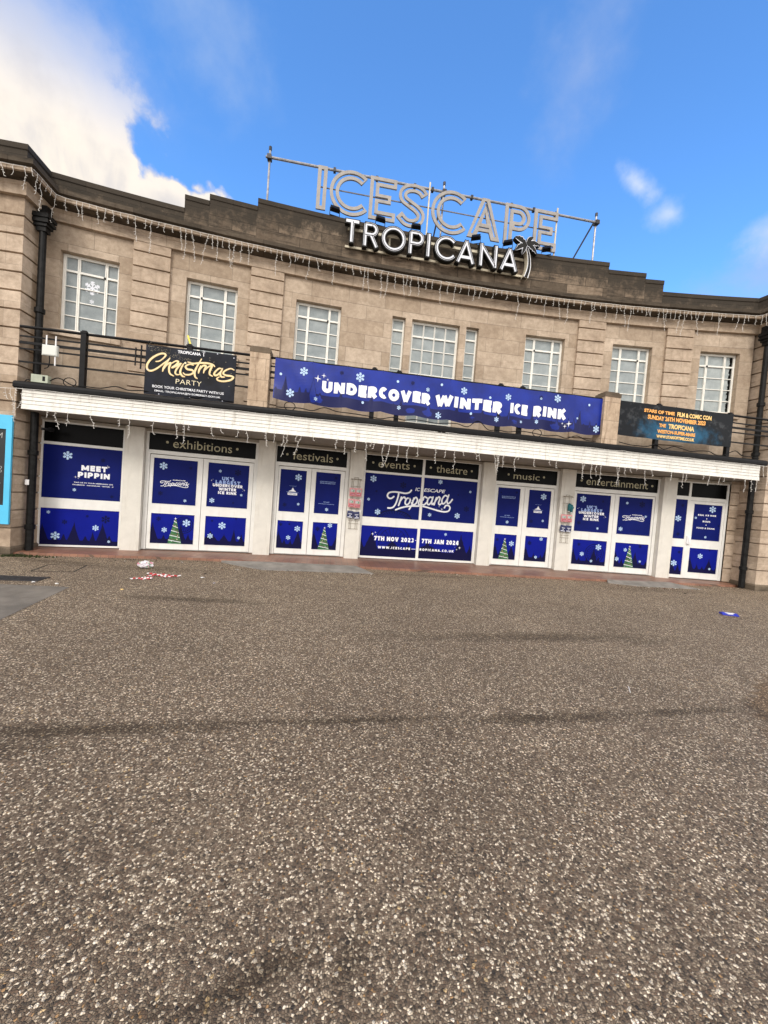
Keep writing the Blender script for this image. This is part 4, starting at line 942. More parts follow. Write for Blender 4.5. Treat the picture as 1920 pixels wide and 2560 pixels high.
sheet('vinyl_panel', L7, c, 8.767, 9.655, 1.353, 2.50, 'vin_up', both(d7, fl([(9.36, 2.36, .11, 1), (8.86, 2.06, .04, 1), (9.22, 1.46, .04, 1), (9.6, 1.85, .03, 0)])), y=.03)
sheet('vinyl_panel', L7, c, 8.759, 9.655, .3, 1.089, 'vin_lo', lower(12, [(9.12, .84, .085, 1), (9.45, .45, .04, 1), (9.4, 1.04, .03, 0)]), y=.03)
q = MB(); kk = q.mat('router_w'); q.box(8.60 - c, 8.72 - c, -.05, .012, 1.21, 1.46, kk); q.box(8.63 - c, 8.69 - c, -.07, -.051, 1.25, 1.42, kk); q.obj('lock_cover', L7)

# tiled threshold
q = MB(); kk = q.mat('tile'); ss_ = frange(-9.86, 9.95, .3)
def apf(s): return -1.24 - .30 * max(0, (-s - 6.0) / 3.8) - .10 * math.sin(s * .35)
for s0, s1 in zip(ss_, ss_[1:]):
    A_, B_ = arc(s0, .25, .085), arc(s1, .25, .085)
    for (y0, y1) in ((0, 1),):
        q.face([(A_.x, apf(s0), .062), (B_.x, apf(s1), .062), B_, A_], kk)
        q.face([(A_.x, apf(s0) - .008, -.01), (B_.x, apf(s1) - .008, -.01), (B_.x, apf(s1), .062), (A_.x, apf(s0), .062)], kk)
q.obj('tiled_threshold', BLD)
for nm, P in (('pavement', [(-5.35, -1.27, .052), (-4.3, -1.20, .068), (-1.95, -1.16, .068), (-1.55, -1.80, .006), (-4.25, -1.98, .006), (-5.0, -1.52, .006)]), ('pavement', [(5.35, -1.30, .067), (7.46, -1.27, .067), (7.95, -1.86, .006), (5.9, -1.80, .006), (5.2, -1.55, .012)])):
    q = MB(); kk = q.mat('concrete'); q.face(P, kk); B_ = [(x, y - .002, -.01) for x, y, z in P]
    for i in range(len(P)): j = (i + 1) % len(P); q.face([B_[i], B_[j], P[j], P[i]], kk)
    tag(q.obj(nm), 'grey concrete wedge ramp up to the tiles in front of the %s' % ('festivals doors' if P[0][0] < 0 else 'entertainment doors'), 'ramp', kind='structure')

# ------------------------------------------------------------------ canopy / balcony
CY = -1.713
q = MB(); kk = q.mat('board'); P = [(-9.62, CY), (9.62, CY)]
prof = []; z = 3.274
for i, h in enumerate((.115, .085, .085, .075, .075)):
    prof += [(.024 if i == 0 else .014, z), (.012 if i == 0 else .004, z + h - .010), (-.022, z + h - .009), (-.022, z + h)]; z += h
prof = [(-.05, 3.274)] + prof + [(-.05, z)]
sweep(q, P, prof, kk); q.box(-9.62, 9.62, CY + .051, CY + .075, 3.30, 3.70, kk); q.obj('fascia_board', BLD)
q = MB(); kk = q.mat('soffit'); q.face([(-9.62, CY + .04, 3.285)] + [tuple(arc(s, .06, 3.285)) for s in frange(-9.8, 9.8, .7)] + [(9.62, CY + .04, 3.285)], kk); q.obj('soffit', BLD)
q = MB(); kk = q.mat('black'); P = [(-9.76, CY), (9.78, CY)]
sweep(q, P, [(-.02, 3.705), (.05, 3.715), (.085, 3.74), (.085, 3.80), (.07, 3.85), (.02, 3.875), (-.05, 3.875)], kk); q.obj('gutter', BLD)
q = MB(); kk = q.mat('bitumen')
top = [(-9.78, CY + .04, 3.855)] + [tuple(arc(s, .20, 3.855)) for s in frange(-9.86, 9.96, .7)] + [(9.9, CY + .04, 3.855)]
q.face(top, kk); q.obj('balcony_floor', BLD)
# piers
for a, c_ in ((-4.885, -4.41), (4.41, 4.90)):
    q = MB(); k1 = q.mat('pier'); k2 = q.mat('pier_cap')
    q.box(a + .01, c_ - .01, -1.74, -1.36, 3.87, 5.14, k1); q.box(a, c_, -1.75, -1.34, 5.142, 5.25, k2); q.box(a + .04, c_ - .04, -1.71, -1.38, 5.251, 5.285, k2)
    q.obj('stone_pier', BLD)
# railing
def rail_run(x0, x1, posts, ext=()):
    q = MB(); kk = q.mat('iron'); Y = -1.60
    q.tube([(x0, Y, 5.095), (x1, Y, 5.095)], .032, 8, kk); o = q.obj('balcony_railing', BLD)
    for z_, r_h in ((4.89, .016), (4.75, .028), (4.615, .016), (4.33, .018)):
        b_ = MB(); b_.box(x0, x1, Y - .015, Y + .015, z_ - r_h, z_ + r_h, b_.mat('iron')); b_.obj('rail_bar', o)
    for x in posts:
        b_ = MB(); kk = b_.mat('iron'); b_.box(x - .055, x + .055, Y - .05, Y + .05, 3.86, 5.10, kk); b_.box(x - .065, x + .065, Y - .06, Y + .06, 5.101, 5.135, kk); b_.box(x - .04, x + .04, Y - .04, Y + .04, 5.136, 5.165, kk); b_.obj('rail_post', o)
    for x in ext:
        b_ = MB(); kk = b_.mat('iron'); b_.box(x - .065, x - .040, Y - .034, Y - .016, 4.52, 4.93, kk); b_.box(x + .05, x + .08, Y - .034, Y - .016, 4.46, 5.0, kk); b_.obj('rail_ornament', o)
rail_run(-9.79, -4.89, (-8.50, -6.26), (-7.36,)); rail_run(-4.41, 4.41, (-1.89, -1.26, 1.467, 2.078)); rail_run(4.90, 10.0, (6.2, 8.55), ())
# cables along the balcony floor
q = MB(); kk = q.mat('black'); rr = random.Random(9)
for (xa, xb) in ((-9.5, -5.2), (-4.2, 4.3), (5.0, 9.6)):
    P = [(x, -1.68 + rr.uniform(-.03, .05), 3.90 + abs(rr.gauss(0, .06))) for x in frange(xa, xb, .28)]
    q.tube([tuple(v) for v in catmull(P, 4)], .012, 5, kk)
for cx in (-8.75, 2.6, -3.9):
    q.tube([(cx + .13 * math.cos(a), -1.62, 3.98 + .10 * math.sin(a)) for a in [k * math.pi / 8 for k in range(17)]], .010, 5, kk)
q.obj('cable_run', BLD)
# rust red plate on the wall by the left railing
q = MB(); q.box(-.12, .12, -.03, .0, 0, .22, q.mat('rustpatch')); q.box(-.06, .06, -.04, -.031, .22, .30, q.mat('rustpatch')); q.obj('rusty_wall_plate', BLD, local_frame(-7.86, -.0, 4.05))

# downpipes
def downpipe(x, y, sgn, label_side):
    q = MB(); kk = q.mat('pipe'); q.tube([(x, y, .03), (x, y, 3.6), (x, y, 7.5)], [.08, .075, .068], 12, kk)
    o = q.obj('downpipe', BLD)
    for z_ in (.62, 2.35, 4.1, 5.6): c_ = MB(); c_.tube([(x, y, z_ - .06), (x, y, z_ - .05), (x, y, z_ + .05), (x, y, z_ + .06)], [.08, .10, .10, .08], 12, c_.mat('pipe')); c_.obj('pipe_collar', o)
    h = MB(); kk = h.mat('pipe')
    for (z0, z1, r) in ((7.36, 7.46, .10), (7.461, 7.53, .135), (7.531, 7.60, .175), (7.601, 7.635, .155), (7.636, 7.70, .185), (7.701, 7.735, .17)): h.box(x - r, x + r, y - r * .8, y + r * .8, z0, z1, kk)
    h.box(x - .07, x + .07, y - .02, y + .16, 7.736, 7.96, kk); h.obj('hopper', o)
downpipe(-9.655, -1.27, 1, 'left'); downpipe(9.87, -1.36, -1, 'right')
q = MB(); q.box(-9.73, -9.65, -1.372, -1.36, 1.60, 1.72, q.mat('router_w')); q.obj('pipe_sticker', BLD)
q = MB(); kk = q.mat('black'); q.tube([(-9.55, -1.2, 2.93), (-9.40, -1.16, 2.93)], .03, 8, kk); q.tube([(-9.42, -1.16, 2.93), (-9.33, -1.18, 2.93)], .05, 10, kk); q.obj('bulkhead_lamp', BLD)
# moss at the foot of the left pipe
rr = random.Random(4); q = MB(); kk = q.mat('moss')
for _ in range(260):
    x = -9.85 + abs(rr.gauss(0, .35)); y = -1.70 + rr.gauss(0, .06) - .05 * (x < -9.7); s_ = rr.uniform(.012, .035)
    a = rr.uniform(0, 6.28); p = Vector((x, y, .003)); d = Vector((math.cos(a), math.sin(a), 0)) * s_
    q.face([p - d, p + d, p + Vector((rr.uniform(-.01, .01), rr.uniform(-.01, .01), s_ * 1.4))], kk)
tag(q.obj('moss'), 'dark green moss growing at the foot of the left downpipe', 'moss', kind='stuff')

# ------------------------------------------------------------------ banners
def banner_fn(x0, x1, zt, zb, sag, seed, amp=.012, y=-1.668, zl=None):
    """maps (x,d,z) on the nominal rectangle to the hung sheet"""
    r = random.Random(seed); W = [(r.uniform(1.2, 5), r.uniform(-4, 4), r.uniform(0, 6.28), r.uniform(.4, 1)) for _ in range(9)] + [(r.uniform(6, 11), r.uniform(-7, 7), r.uniform(0, 6.28), r.uniform(.12, .3)) for _ in range(6)]
    H = zt - zb
    def fn(x, d, z):
        v = (zt - z) / H; u = (x - x0) / (x1 - x0)
        dy = sum(a * math.sin(fx * x + fz * z * 1.4 + p) for fx, fz, p, a in W) / 3 * amp * (.35 + .9 * v)
        tie = (abs(math.sin(u * math.pi * max(2, round((x1 - x0) / .9)))))
        dz = -sag[0] * math.sin(math.pi * u) * v - sag[1] * tie * (1 - v) * .5 - sag[2] * tie * v
        return (x, y - d + dy, z + dz)
    return fn
def banner(name, label, x0, x1, zb, zt, base, draw, sag, seed, group=None, amp=.012, nx=60, nz=10):
    fn = banner_fn(x0, x1, zt, zb, sag, seed, amp)
    e = empty(name, label, 'banner', None)
    q = MB(); a = Art(q, fn); a.grid(x0, x1, zb, zt, base, 0, nx, nz); a.grid(x0, x1, zb, zt, base, -.006, nx, nz)
    draw(a); o = q.obj('sheet', e)
    for lst in [[(x0 + (x1 - x0) * i / max(2, round((x1 - x0) / .9)), zt - .03) for i in range(max(2, round((x1 - x0) / .9)) + 1)]]:
        for (x, z_) in lst:
            t_ = MB(); kk = t_.mat('black'); x = min(max(x, x0 + .03), x1 - .03); p = fn(x, .004, z_); t_.tube([p, (p[0], -1.63, 5.10), (p[0] + .01, -1.60, 5.135)], .007, 5, kk)
            t_.obj('cable_tie', e)
    return e
def strip_sky(a, x0, x1, z0, trees, m, d, base, n):
    a.skyline(x0, x1, z0, trees, m, d, base, n, .8)
def draw_ice(a):
    T = []; r = random.Random(8); x = -4.25; k = 0
    while x < 4.4:
        big = (k % 4 == 1); T.append((x, r.uniform(.55, .66) if big else r.uniform(.30, .42), .14 if big else .09)); x += r.uniform(.13, .22); k += 1
    T = [t_ for t_ in T if t_[0] < -3.0 or t_[0] > 3.3] + [(t_[0], t_[1] * .62, t_[2]) for t_ in T if -3.0 <= t_[0] <= 3.3]
    a.skyline(-4.28, 4.43, 4.125, T, 'ban_dk', .004, base=.24, n=420, zmax=.8)
    for t_, xa, xb in (('UNDERCOVER', -3.165, -.405), ('WINTER', -.285, 1.54), ('ICE', 1.75, 2.24), ('RINK', 2.40, 3.36)): heavy_text(a, t_, xa, xb, 4.445, 4.70, 'vin_wt', .010, .30, .055)
    for (x, z_, r_) in ((-3.61, 4.85, .10), (-3.905, 4.326, .10), (-2.243, 4.887, .11), (-.499, 4.80, .05), (.456, 4.87, .09), (1.677, 4.84, .085), (-1.217, 4.30, .05), (-.174, 4.223, .085), (1.405, 4.285, .065), (-3.29, 4.247, .045), (3.076, 4.96, .10), (4.281, 4.27, .10), (2.519, 4.31, .055), (2.073, 4.27, .035), (3.7, 4.5, .03)):
        a.flake(x, z_, r_, 'vin_ice', .008)
    for (x, z_) in ((-4.153, 4.729), (-1.289, 4.902), (-2.135, 4.321), (-.149, 4.945), (1.18, 4.782), (.686, 4.348), (4.017, 4.892), (2.6, 4.9)): a.disc(x, z_, .032, 'vin_ice', .008)
    for (x, z_) in ((-2.7, 4.93), (2.6, 4.93), (-.9, 4.90)): a.flake(x, z_, .05, 'ban_dk', .008)
    for (x, z_, r_) in ((-3.27, 4.73, .09), (-3.13, 4.82, .06), (-3.03, 4.74, .035), (3.45, 4.33, .09), (3.34, 4.27, .06), (3.26, 4.34, .035)): a.sparkle(x, z_, r_, 'vin_wt', .008)
banner('ice_rink_banner', 'long blue banner reading UNDERCOVER WINTER ICE RINK tied along the middle of the balcony railing', -4.30, 4.45, 4.12, 5.085, 'ban', draw_ice, (.05, .03, .045), 11, amp=.045, nx=220, nz=14)

CHR = [[[-6.951,4.657],[-6.88,4.677],[-6.803,4.745],[-6.75,4.832],[-6.81,4.86],[-6.923,4.815],[-7.048,4.714],[-7.121,4.597],[-7.138,4.503],[-7.099,4.439],[-7.019,4.441],[-6.908,4.516],[-6.797,4.623],[-6.714,4.703],[-6.659,4.772]],[[-6.659,4.772],[-6.725,4.647],[-6.781,4.532],[-6.795,4.453]],[[-6.783,4.501],[-6.709,4.618],[-6.636,4.662],[-6.662,4.547],[-6.641,4.426],[-6.557,4.374]],[[-6.609,4.662],[-6.525,4.722],[-6.468,4.711],[-6.52,4.634],[-6.597,4.563],[-6.504,4.613],[-6.419,4.67],[-6.5,4.536],[-6.522,4.456],[-6.493,4.416],[-6.435,4.42]],[[-6.353,4.679],[-6.396,4.58],[-6.415,4.469],[-6.367,4.397],[-6.315,4.384]],[[-6.138,4.674],[-6.227,4.682],[-6.306,4.622],[-6.265,4.565],[-6.161,4.555],[-6.128,4.504],[-6.2,4.448],[-6.303,4.436],[-6.349,4.469]],[[-5.968,4.836],[-6.048,4.67],[-6.1,4.523],[-6.086,4.415],[-6.039,4.377]],[[-6.26,4.729],[-6.14,4.71],[-5.978,4.746],[-5.814,4.757],[-5.707,4.736],[-5.668,4.702]],[[-5.974,4.679],[-6.006,4.582],[-6.017,4.505]],[[-6.003,4.574],[-5.93,4.685],[-5.862,4.686],[-5.892,4.596],[-5.906,4.523]],[[-5.896,4.572],[-5.809,4.676],[-5.729,4.71],[-5.767,4.595],[-5.77,4.509],[-5.707,4.474]],[[-5.499,4.668],[-5.568,4.67],[-5.653,4.578],[-5.667,4.513],[-5.604,4.513],[-5.519,4.61],[-5.489,4.68]],[[-5.489,4.68],[-5.534,4.561],[-5.508,4.488],[-5.435,4.485]],[[-5.233,4.674],[-5.311,4.699],[-5.429,4.637],[-5.471,4.569],[-5.407,4.529],[-5.3,4.526],[-5.238,4.499],[-5.295,4.432],[-5.445,4.385],[-5.566,4.391],[-5.606,4.429],[-5.556,4.475]]]
def small_palm(a, x, z, s, m, d):
    a.bar((x, z - s * .1), (x + s * .08, z - s), s * .13, m, d)
    for k, (dx, dz) in enumerate(((-.5, .25), (-.45, -.2), (-.15, .45), (.35, .4), (.5, .05), (.35, -.3))): a.poly([(x, z - s * .04), (x + dx * s * .6 - dz * s * .15, z + dz * s * .6 + abs(dx) * s * .15), (x + dx * s, z + dz * s), (x + dx * s * .5 + dz * s * .1, z + dz * s * .5)], m, d + .0002 * (k + 1))
def draw_chr(a):
    r = random.Random(2)
    for _ in range(150):
        x = r.uniform(-7.15, -6.2); z_ = 5.0 - (x + 7.15) * .28 + r.gauss(0, .045)
        a.poly([(x, z_), (x + .012, z_ + .004), (x + .006, z_ + .012)], 'glit', .008)
    for i, st in enumerate(CHR): a.stroke(st, .040, 'goldp', .008 + i * 1.2e-4, taper=True)
    for i, st in enumerate(CHR): a.stroke([(p[0] + .004, p[1] + .004) for p in st], .012, 'goldl', .0105 + i * 1e-4, taper=True)
    a.disc(-6.317, 4.70, .025, 'goldl', .01)
    a.text('TROPICANA', -6.494, -5.99, 4.905, 4.975, 'vin_wt', .009, .03); small_palm(a, -5.93, 5.0, .10, 'vin_wt', .009)
    a.text('PARTY', -6.50, -5.935, 4.205, 4.315, 'goldl', .009, -.008, space=1.05)
    a.text('BOOK YOUR CHRISTMAS PARTY WITH US', -7.0, -5.43, 4.065, 4.125, 'vin_wt', .009, .01)
    a.text('EMAIL: TROPICANA@N-SOMERSET.GOV.UK', -6.945, -5.50, 3.965, 4.02, 'vin_wt', .009, .01)
    for q_ in range(14): a.disc(r.uniform(-7.1, -5.25), r.uniform(3.95, 4.95), .008, 'glit', .009, 6)
    for x, z_ in ((-6.85, 3.925), (-6.18, 3.925), (-5.45, 3.925), (-7.13, 4.45), (-5.62, 5.0), (-5.25, 4.95)): a.disc(x, z_, .013, 'packwhite', .009, 8)
banner('christmas_party_banner', 'black banner with gold Christmas lettering and PARTY tied to the railing on the left', -7.18, -5.19, 3.895, 5.02, 'bk_ban', draw_chr, (.0, .005, .005), 21, amp=.01, nx=40, nz=16)

def draw_con(a):
    # blue cloud of light behind the words, plain figures left out
    pass
    W = [('STARS OF TIME', 5.69, 6.66, 4.88, 4.955, 'orange'), ('FILM & COMIC CON', 6.74, 7.86, 4.86, 4.965, 'yellowp'), ('SUNDAY 26TH NOVEMBER 2023', 5.82, 7.68, 4.70, 4.805, 'orange'),
         ('THE', 6.20, 6.42, 4.525, 4.60, 'orange'), ('TROPICANA', 6.50, 7.33, 4.50, 4.615, 'yellowp'), ('WESTON-SUPER-MARE', 6.16, 7.38, 4.355, 4.435, 'orange'), ('WWW.STARSOFTIME.CO.UK', 6.15, 7.37, 4.225, 4.29, 'yellowp')]
    for t_, x0, x1, z0, z1, m_ in W: a.text(t_, x0, x1, z0 - .008, z1 + .012, m_, .012, .05)
banner('convention_banner', 'dark banner with orange comic con wording tied to the railing on the right', 4.92, 8.60, 4.165, 5.10, 'con_bg', draw_con, (.01, .012, .01), 31, amp=.008, nx=60, nz=10)

# ------------------------------------------------------------------ ICESCAPE rooftop letters on scaffold
def outline_solid(name, loops, depth, material, parent, M4):
    cu = bpy.data.curves.new(name, 'CURVE'); cu.dimensions = '2D'; cu.fill_mode = 'BOTH'; cu.extrude = depth / 2
    for lp in loops:
        sp = cu.splines.new('POLY'); sp.points.add(len(lp) - 1); sp.use_cyclic_u = True
        for i, p in enumerate(lp): sp.points[i].co = (p[0], p[1], 0, 1)
    o = bpy.data.objects.new(name, cu); COL.objects.link(o); dg = bpy.context.evaluated_depsgraph_get(); dg.update()
    me = bpy.data.meshes.new_from_object(o.evaluated_get(dg)); bpy.data.objects.remove(o); bpy.data.curves.remove(cu)
    me.materials.clear(); me.materials.append(M[material])
    me.transform(Matrix.Rotation(math.pi / 2, 4, 'X'))
    ob = bpy.data.objects.new(name, me); COL.objects.link(ob); ob.parent = parent; ob.matrix_local = M4; return ob
def rib(path, w, smooth=True, shrink=0.0):
    P = [Vector((p[0], p[1], 0)) for p in path]
    if smooth: P = catmull(P, 6)
    if shrink:
        P[0] = P[0] + (P[1] - P[0]).normalized() * min(shrink, (P[1] - P[0]).length * .98) if not smooth else P[0]
    l, r = ribbon_sides([(p.x, p.y) for p in P], w); return [tuple(v) for v in l] + [tuple(v) for v in reversed(r)]
def arcp(cx, cy, r, a0, a1, n=28, ry=None): return [(cx + r * math.cos(rad(a0 + (a1 - a0) * i / n)), cy + (ry or r) * math.sin(rad(a0 + (a1 - a0) * i / n))) for i in range(n + 1)]
def L_I(): return [[(0, 0), (.27, 0), (.27, 1.22), (0, 1.22)], [(.10, .10), (.17, .10), (.17, 1.12), (.10, 1.12)]]
def L_C(): return [rib(arcp(.64, .61, .51, 48, 318, 40), .26, False), rib(arcp(.64, .61, .51, 52, 314, 40), .078, False)]
def L_E():
    o = [(0, 0), (.79, 0), (.79, .26), (.27, .26), (.27, .50), (.64, .50), (.64, .74), (.27, .74), (.27, .96), (.79, .96), (.79, 1.22), (0, 1.22)]
    i = [(.10, .095), (.70, .095), (.70, .165), (.17, .165), (.17, .585), (.55, .585), (.55, .655), (.17, .655), (.17, 1.055), (.70, 1.055), (.70, 1.125), (.10, 1.125)]
    return [o, i]
def L_S():
    P = [(.86, .94), (.74, 1.07), (.54, 1.12), (.32, 1.07), (.20, .93), (.24, .76), (.44, .64), (.64, .53), (.77, .38), (.73, .20), (.55, .10), (.33, .12), (.12, .30)]
    Q = catmull([Vector((*p, 0)) for p in P], 6); return [rib([(v.x, v.y) for v in Q], .24, False), rib([(v.x, v.y) for v in Q[2:-2]], .07, False)]
def L_A():
    o = [(0, 0), (.42, 1.22), (.64, 1.22), (1.06, 0), (.78, 0), (.70, .22), (.36, .22), (.28, 0)]
    return [o, [(.44, .46), (.62, .46), (.53, .80)], rib([(.135, .10), (.53, 1.16), (.925, .10)], .05, False)[:] if False else rib([(.155, .12), (.525, 1.10), (.535, 1.10), (.905, .12)], .065, False), [(.36, .315), (.70, .315), (.70 - .012, .355), (.37, .355)]]
def L_P():
    o = [(0, 0), (0, 1.22), (.45, 1.22)] + arcp(.45, .83, .39, 90, -90, 20) + [(.27, .44), (.27, 0)]
    c_ = [(.27, .70), (.27, .96), (.44, .96)] + arcp(.44, .83, .13, 90, -90, 12)
    s_ = rib([(.135, .10), (.135, 1.09), (.45, 1.09)] + arcp(.45, .83, .26, 88, -90, 16) + [(.33, .57)], .07, False)
    return [o, c_, s_]
sign = empty('rooftop_letter_sign', 'large grey outline letters reading ICESCAPE standing on the roof', 'sign')
IY = .30
for fnL, x in ((L_I, -3.76), (L_C, -3.395), (L_E, -2.24), (L_S, -1.45), (L_C, -.365), (L_A, .79), (L_P, 1.97), (L_E, 2.94)):
    nm = 'letter'
    dz = 10.09 if fnL is not L_S else 10.07
    outline_solid(nm, fnL(), .05, 'letter_grey', sign, Matrix.Translation((x, IY, dz)))
for xb in (-.47, 3.70): q = MB(); q.box(xb, xb + .04, IY + .03, IY + .06, 9.6, 11.5, q.mat('cream_bar')); q.obj('upright_bar', sign)
scf = empty('scaffold_frame', 'galvanised scaffold tube frame carrying the rooftop letters', 'scaffold')
q = MB(); kk = q.mat('scaf'); q.tube([(-5.25, IY + .12, 11.36), (5.25, IY + .12, 11.36)], .036, 8, kk); q.obj('top_tube', scf)
q = MB(); kk = q.mat('scaf'); q.tube([(-3.7, IY + .10, 10.80), (3.75, IY + .10, 10.80)], .018, 6, kk); q.obj('middle_tube', scf)
for x in (-5.15, .02, 5.16):
    q = MB(); kk = q.mat('scaf'); kd = q.mat('clamp'); q.tube([(x, IY + .18, 8.47), (x, IY + .18, 11.60)], .030, 8, kk); q.tube([(x, IY + .18, 11.60), (x, IY + .18, 11.70)], .042, 8, kd); q.box(x - .06, x + .06, IY + .06, IY + .22, 11.30, 11.42, kd); q.obj('upright_tube', scf)
for x, dx in ((.02, -.25), (5.16, -1.1)):
    q = MB(); kd = q.mat('clamp'); q.tube([(x, IY + .24, 11.5), (x + dx, IY + 1.6, 8.47)], .026, 8, kd); q.obj('brace_tube', scf)
for x in (-3.30, -2.05, -.9, -.35, .9, 2.2, 2.95, 3.7): q = MB(); kd = q.mat('clamp'); q.box(x - .035, x + .035, IY + .07, IY + .17, 11.30, 11.41, kd); q.obj('clamp', scf)

# ------------------------------------------------------------------ TROPICANA sign
sg = empty('tropicana_letter_sign', 'white capital letters in deep dark trays on the parapet above the entrance', 'sign')
TY = -.36; TH = .64; w0 = .085
def strokes(ch):
    h = 1 - w0 / TH; b = w0 / 2 / TH; T_ = 1 - b
    return {'T': ([[(0.03, T_), (.59, T_)], [(.31, T_), (.31, b)]]), 'R': [[(.07, b * .2), (.07, T_)], [(.07, T_), (.34, T_)] + arcp(.34, .72, .215, 90, -90, 14) + [(.07, .505)], [(.33, .50), (.60, b * .2)]],
            'O': [arcp(.55, .5, .46, 0, 360, 36, .46)], 'P': [[(.07, b * .2), (.07, T_)], [(.07, T_), (.36, T_)] + arcp(.36, .70, .235, 90, -90, 14) + [(.07, .465)]], 'I': [[(.07, b * .2), (.07, T_ + b * .8)]],
            'C': [arcp(.55, .5, .46, 42, 322, 34, .46)], 'A': [[(.04, b * .2), (.40, T_ + b * .5)], [(.40, T_ + b * .5), (.76, b * .2)], [(.16, .25), (.66, .25)]], 'N': [[(.07, b * .2), (.07, T_ + b * .8)], [(.07, T_), (.76, b)], [(.76, b * .2), (.76, T_ + b * .8)]]}[ch]
def ribbon_solid(mb, path, w, y0, y1, m, ext=0.0):
    P = [Vector((p[0], p[1])) for p in path]
    if ext and (P[0] - P[-1]).length > 1e-4:
        P[0] = P[0] - (P[1] - P[0]).normalized() * ext; P[-1] = P[-1] + (P[-1] - P[-2]).normalized() * ext
    l, r = ribbon_sides([tuple(p) for p in P], w); n = len(P)
    for i in range(n - 1):
        mb.face([(q.x, y0, q.y) for q in (r[i], r[i + 1], l[i + 1], l[i])], m)
        mb.face([(r[i].x, y0, r[i].y), (r[i].x, y1, r[i].y), (r[i + 1].x, y1, r[i + 1].y), (r[i + 1].x, y0, r[i + 1].y)], m)
        mb.face([(l[i + 1].x, y0, l[i + 1].y), (l[i + 1].x, y1, l[i + 1].y), (l[i].x, y1, l[i].y), (l[i].x, y0, l[i].y)], m)
    if (P[0] - P[-1]).length > 1e-4:
        for a, c_ in ((l[0], r[0]), (r[-1], l[-1])): mb.face([(a.x, y0, a.y), (a.x, y1, a.y), (c_.x, y1, c_.y), (c_.x, y0, c_.y)], m)
for ch, x in zip('TROPICANA', (-2.88, -2.36, -1.86, -1.07, -.55, -.32, .36, 1.03, 1.69)):
    st = [[(p[0] * TH, p[1] * TH) for p in s_] for s_ in strokes(ch)]; z0 = 8.875
    q = MB(); kk = q.mat('letter_dark')
    for i, s_ in enumerate(st): ribbon_solid(q, s_, w0 + .052, -.001 * i, .15, kk, ext=.03)
    o = q.obj('letter', sg, Matrix.Translation((x, TY, z0)))
    f2 = MB(); kk = f2.mat('letter_white')
    for i, s_ in enumerate(st): ribbon_solid(f2, s_, w0 * .92, -.012 - .001 * i, -.004, kk)
    f2.obj('letter_face', o)
    f3 = MB(); kk = f3.mat('letter_dark')
    for i, s_ in enumerate(st):
        if ch == 'T' and i == 0 or (ch == 'A' and i == 2): continue
        P = [Vector(p) for p in s_]; l, r = ribbon_sides(s_, w0 * (.42 if ch not in 'OC' else -.42)); ln = [tuple(v) for v in (l if ch not in 'A' or i else l)]
        ribbon_solid(f3, ln, .016, -.018 - .001 * i, -.013, kk)
    f3.obj('inlay', o)
q = MB(); kk = q.mat('cream_bar')
q.box(-2.80, 2.50, TY + .205, TY + .235, 9.36, 9.43, kk); q.box(-2.85, 2.66, TY + .205, TY + .235, 8.88, 8.94, kk); q.box(-1.62, -1.57, TY + .236, TY + .25, 8.941, 9.359, kk)
for x in (-2.4, -1.0, .4, 1.6, 2.4):
    for z_ in (9.40, 8.91): q.box(x - .015, x + .015, TY + .236, -.04, z_ - .015, z_ + .015, kk)
q.obj('mounting_bar', sg)
palm = empty('palm_tree_sign', 'dark palm tree shape with pale edges beside the last white letter', 'sign')
def leafpoly(cx, cz, ex, ez, wd, n=9, curl=.12):
    a = Vector((cx, cz)); b_ = Vector((ex, ez)); d = b_ - a; L_ = d.length; d.normalize(); nn = Vector((-d.y, d.x)); up = []; dn = []
    for i in range(n + 1):
        u = i / n; m_ = a + d * L_ * u + Vector((0, curl * L_ * math.sin(math.pi * u))); wv = wd * math.sin(math.pi * min(1, u * .9 + .08)) ** .8
        if i in (0, n): wv *= .1
        saw = 1 - .35 * (i % 2); up.append(m_ + nn * wv * (1 if u < .2 else 1)); dn.append(m_ - nn * wv * saw)
    return up, dn
PX, PZ = 2.43, 9.70
frs = [((2.05, 9.86), .085), ((2.09, 9.48), .08), ((2.31, 9.38), .06), ((2.62, 9.93), .07), ((2.86, 9.72), .075), ((2.78, 9.46), .07)]
for i, ((ex, ez), wd) in enumerate(frs):
    up, dn = leafpoly(PX, PZ, ex, ez, wd)
    q = MB(); kd = q.mat('letter_dark'); kw_ = q.mat('letter_white'); y0 = TY - .02 - .003 * i
    for layer, sc, yy, dp, mm in ((0, 1.25, y0, .14, kw_ if False else kd), (1, 1.12, y0 - .004, .003, kw_), (2, .86, y0 - .008, .003, kd)):
        mid = [(u_ + v_) / 2 for u_, v_ in zip(up, dn)]
        U_ = [m_ + (u_ - m_) * sc for u_, m_ in zip(up, mid)]; V_ = [m_ + (v_ - m_) * sc for v_, m_ in zip(dn, mid)]
        for j in range(len(U_) - 1): q.face([(p.x, yy, p.y) for p in (V_[j], V_[j + 1], U_[j + 1], U_[j])], mm)
        if layer == 0:
            loop = U_ + V_[::-1]
            for j in range(len(loop)): p, r = loop[j], loop[(j + 1) % len(loop)]; q.face([(p.x, yy, p.y), (p.x, yy + dp, p.y), (r.x, yy + dp, r.y), (r.x, yy, r.y)], mm)
    q.obj('frond', palm)
q = MB(); kd = q.mat('letter_dark'); kw_ = q.mat('letter_white'); kb = q.mat('cream_bar')
tr = [(2.43, 9.66), (2.52, 9.45), (2.565, 9.22), (2.56, 9.0), (2.50, 8.76)]; P = catmull([Vector((*p, 0)) for p in tr], 5); P2_ = [(p.x, p.y) for p in P]; n = len(P2_)
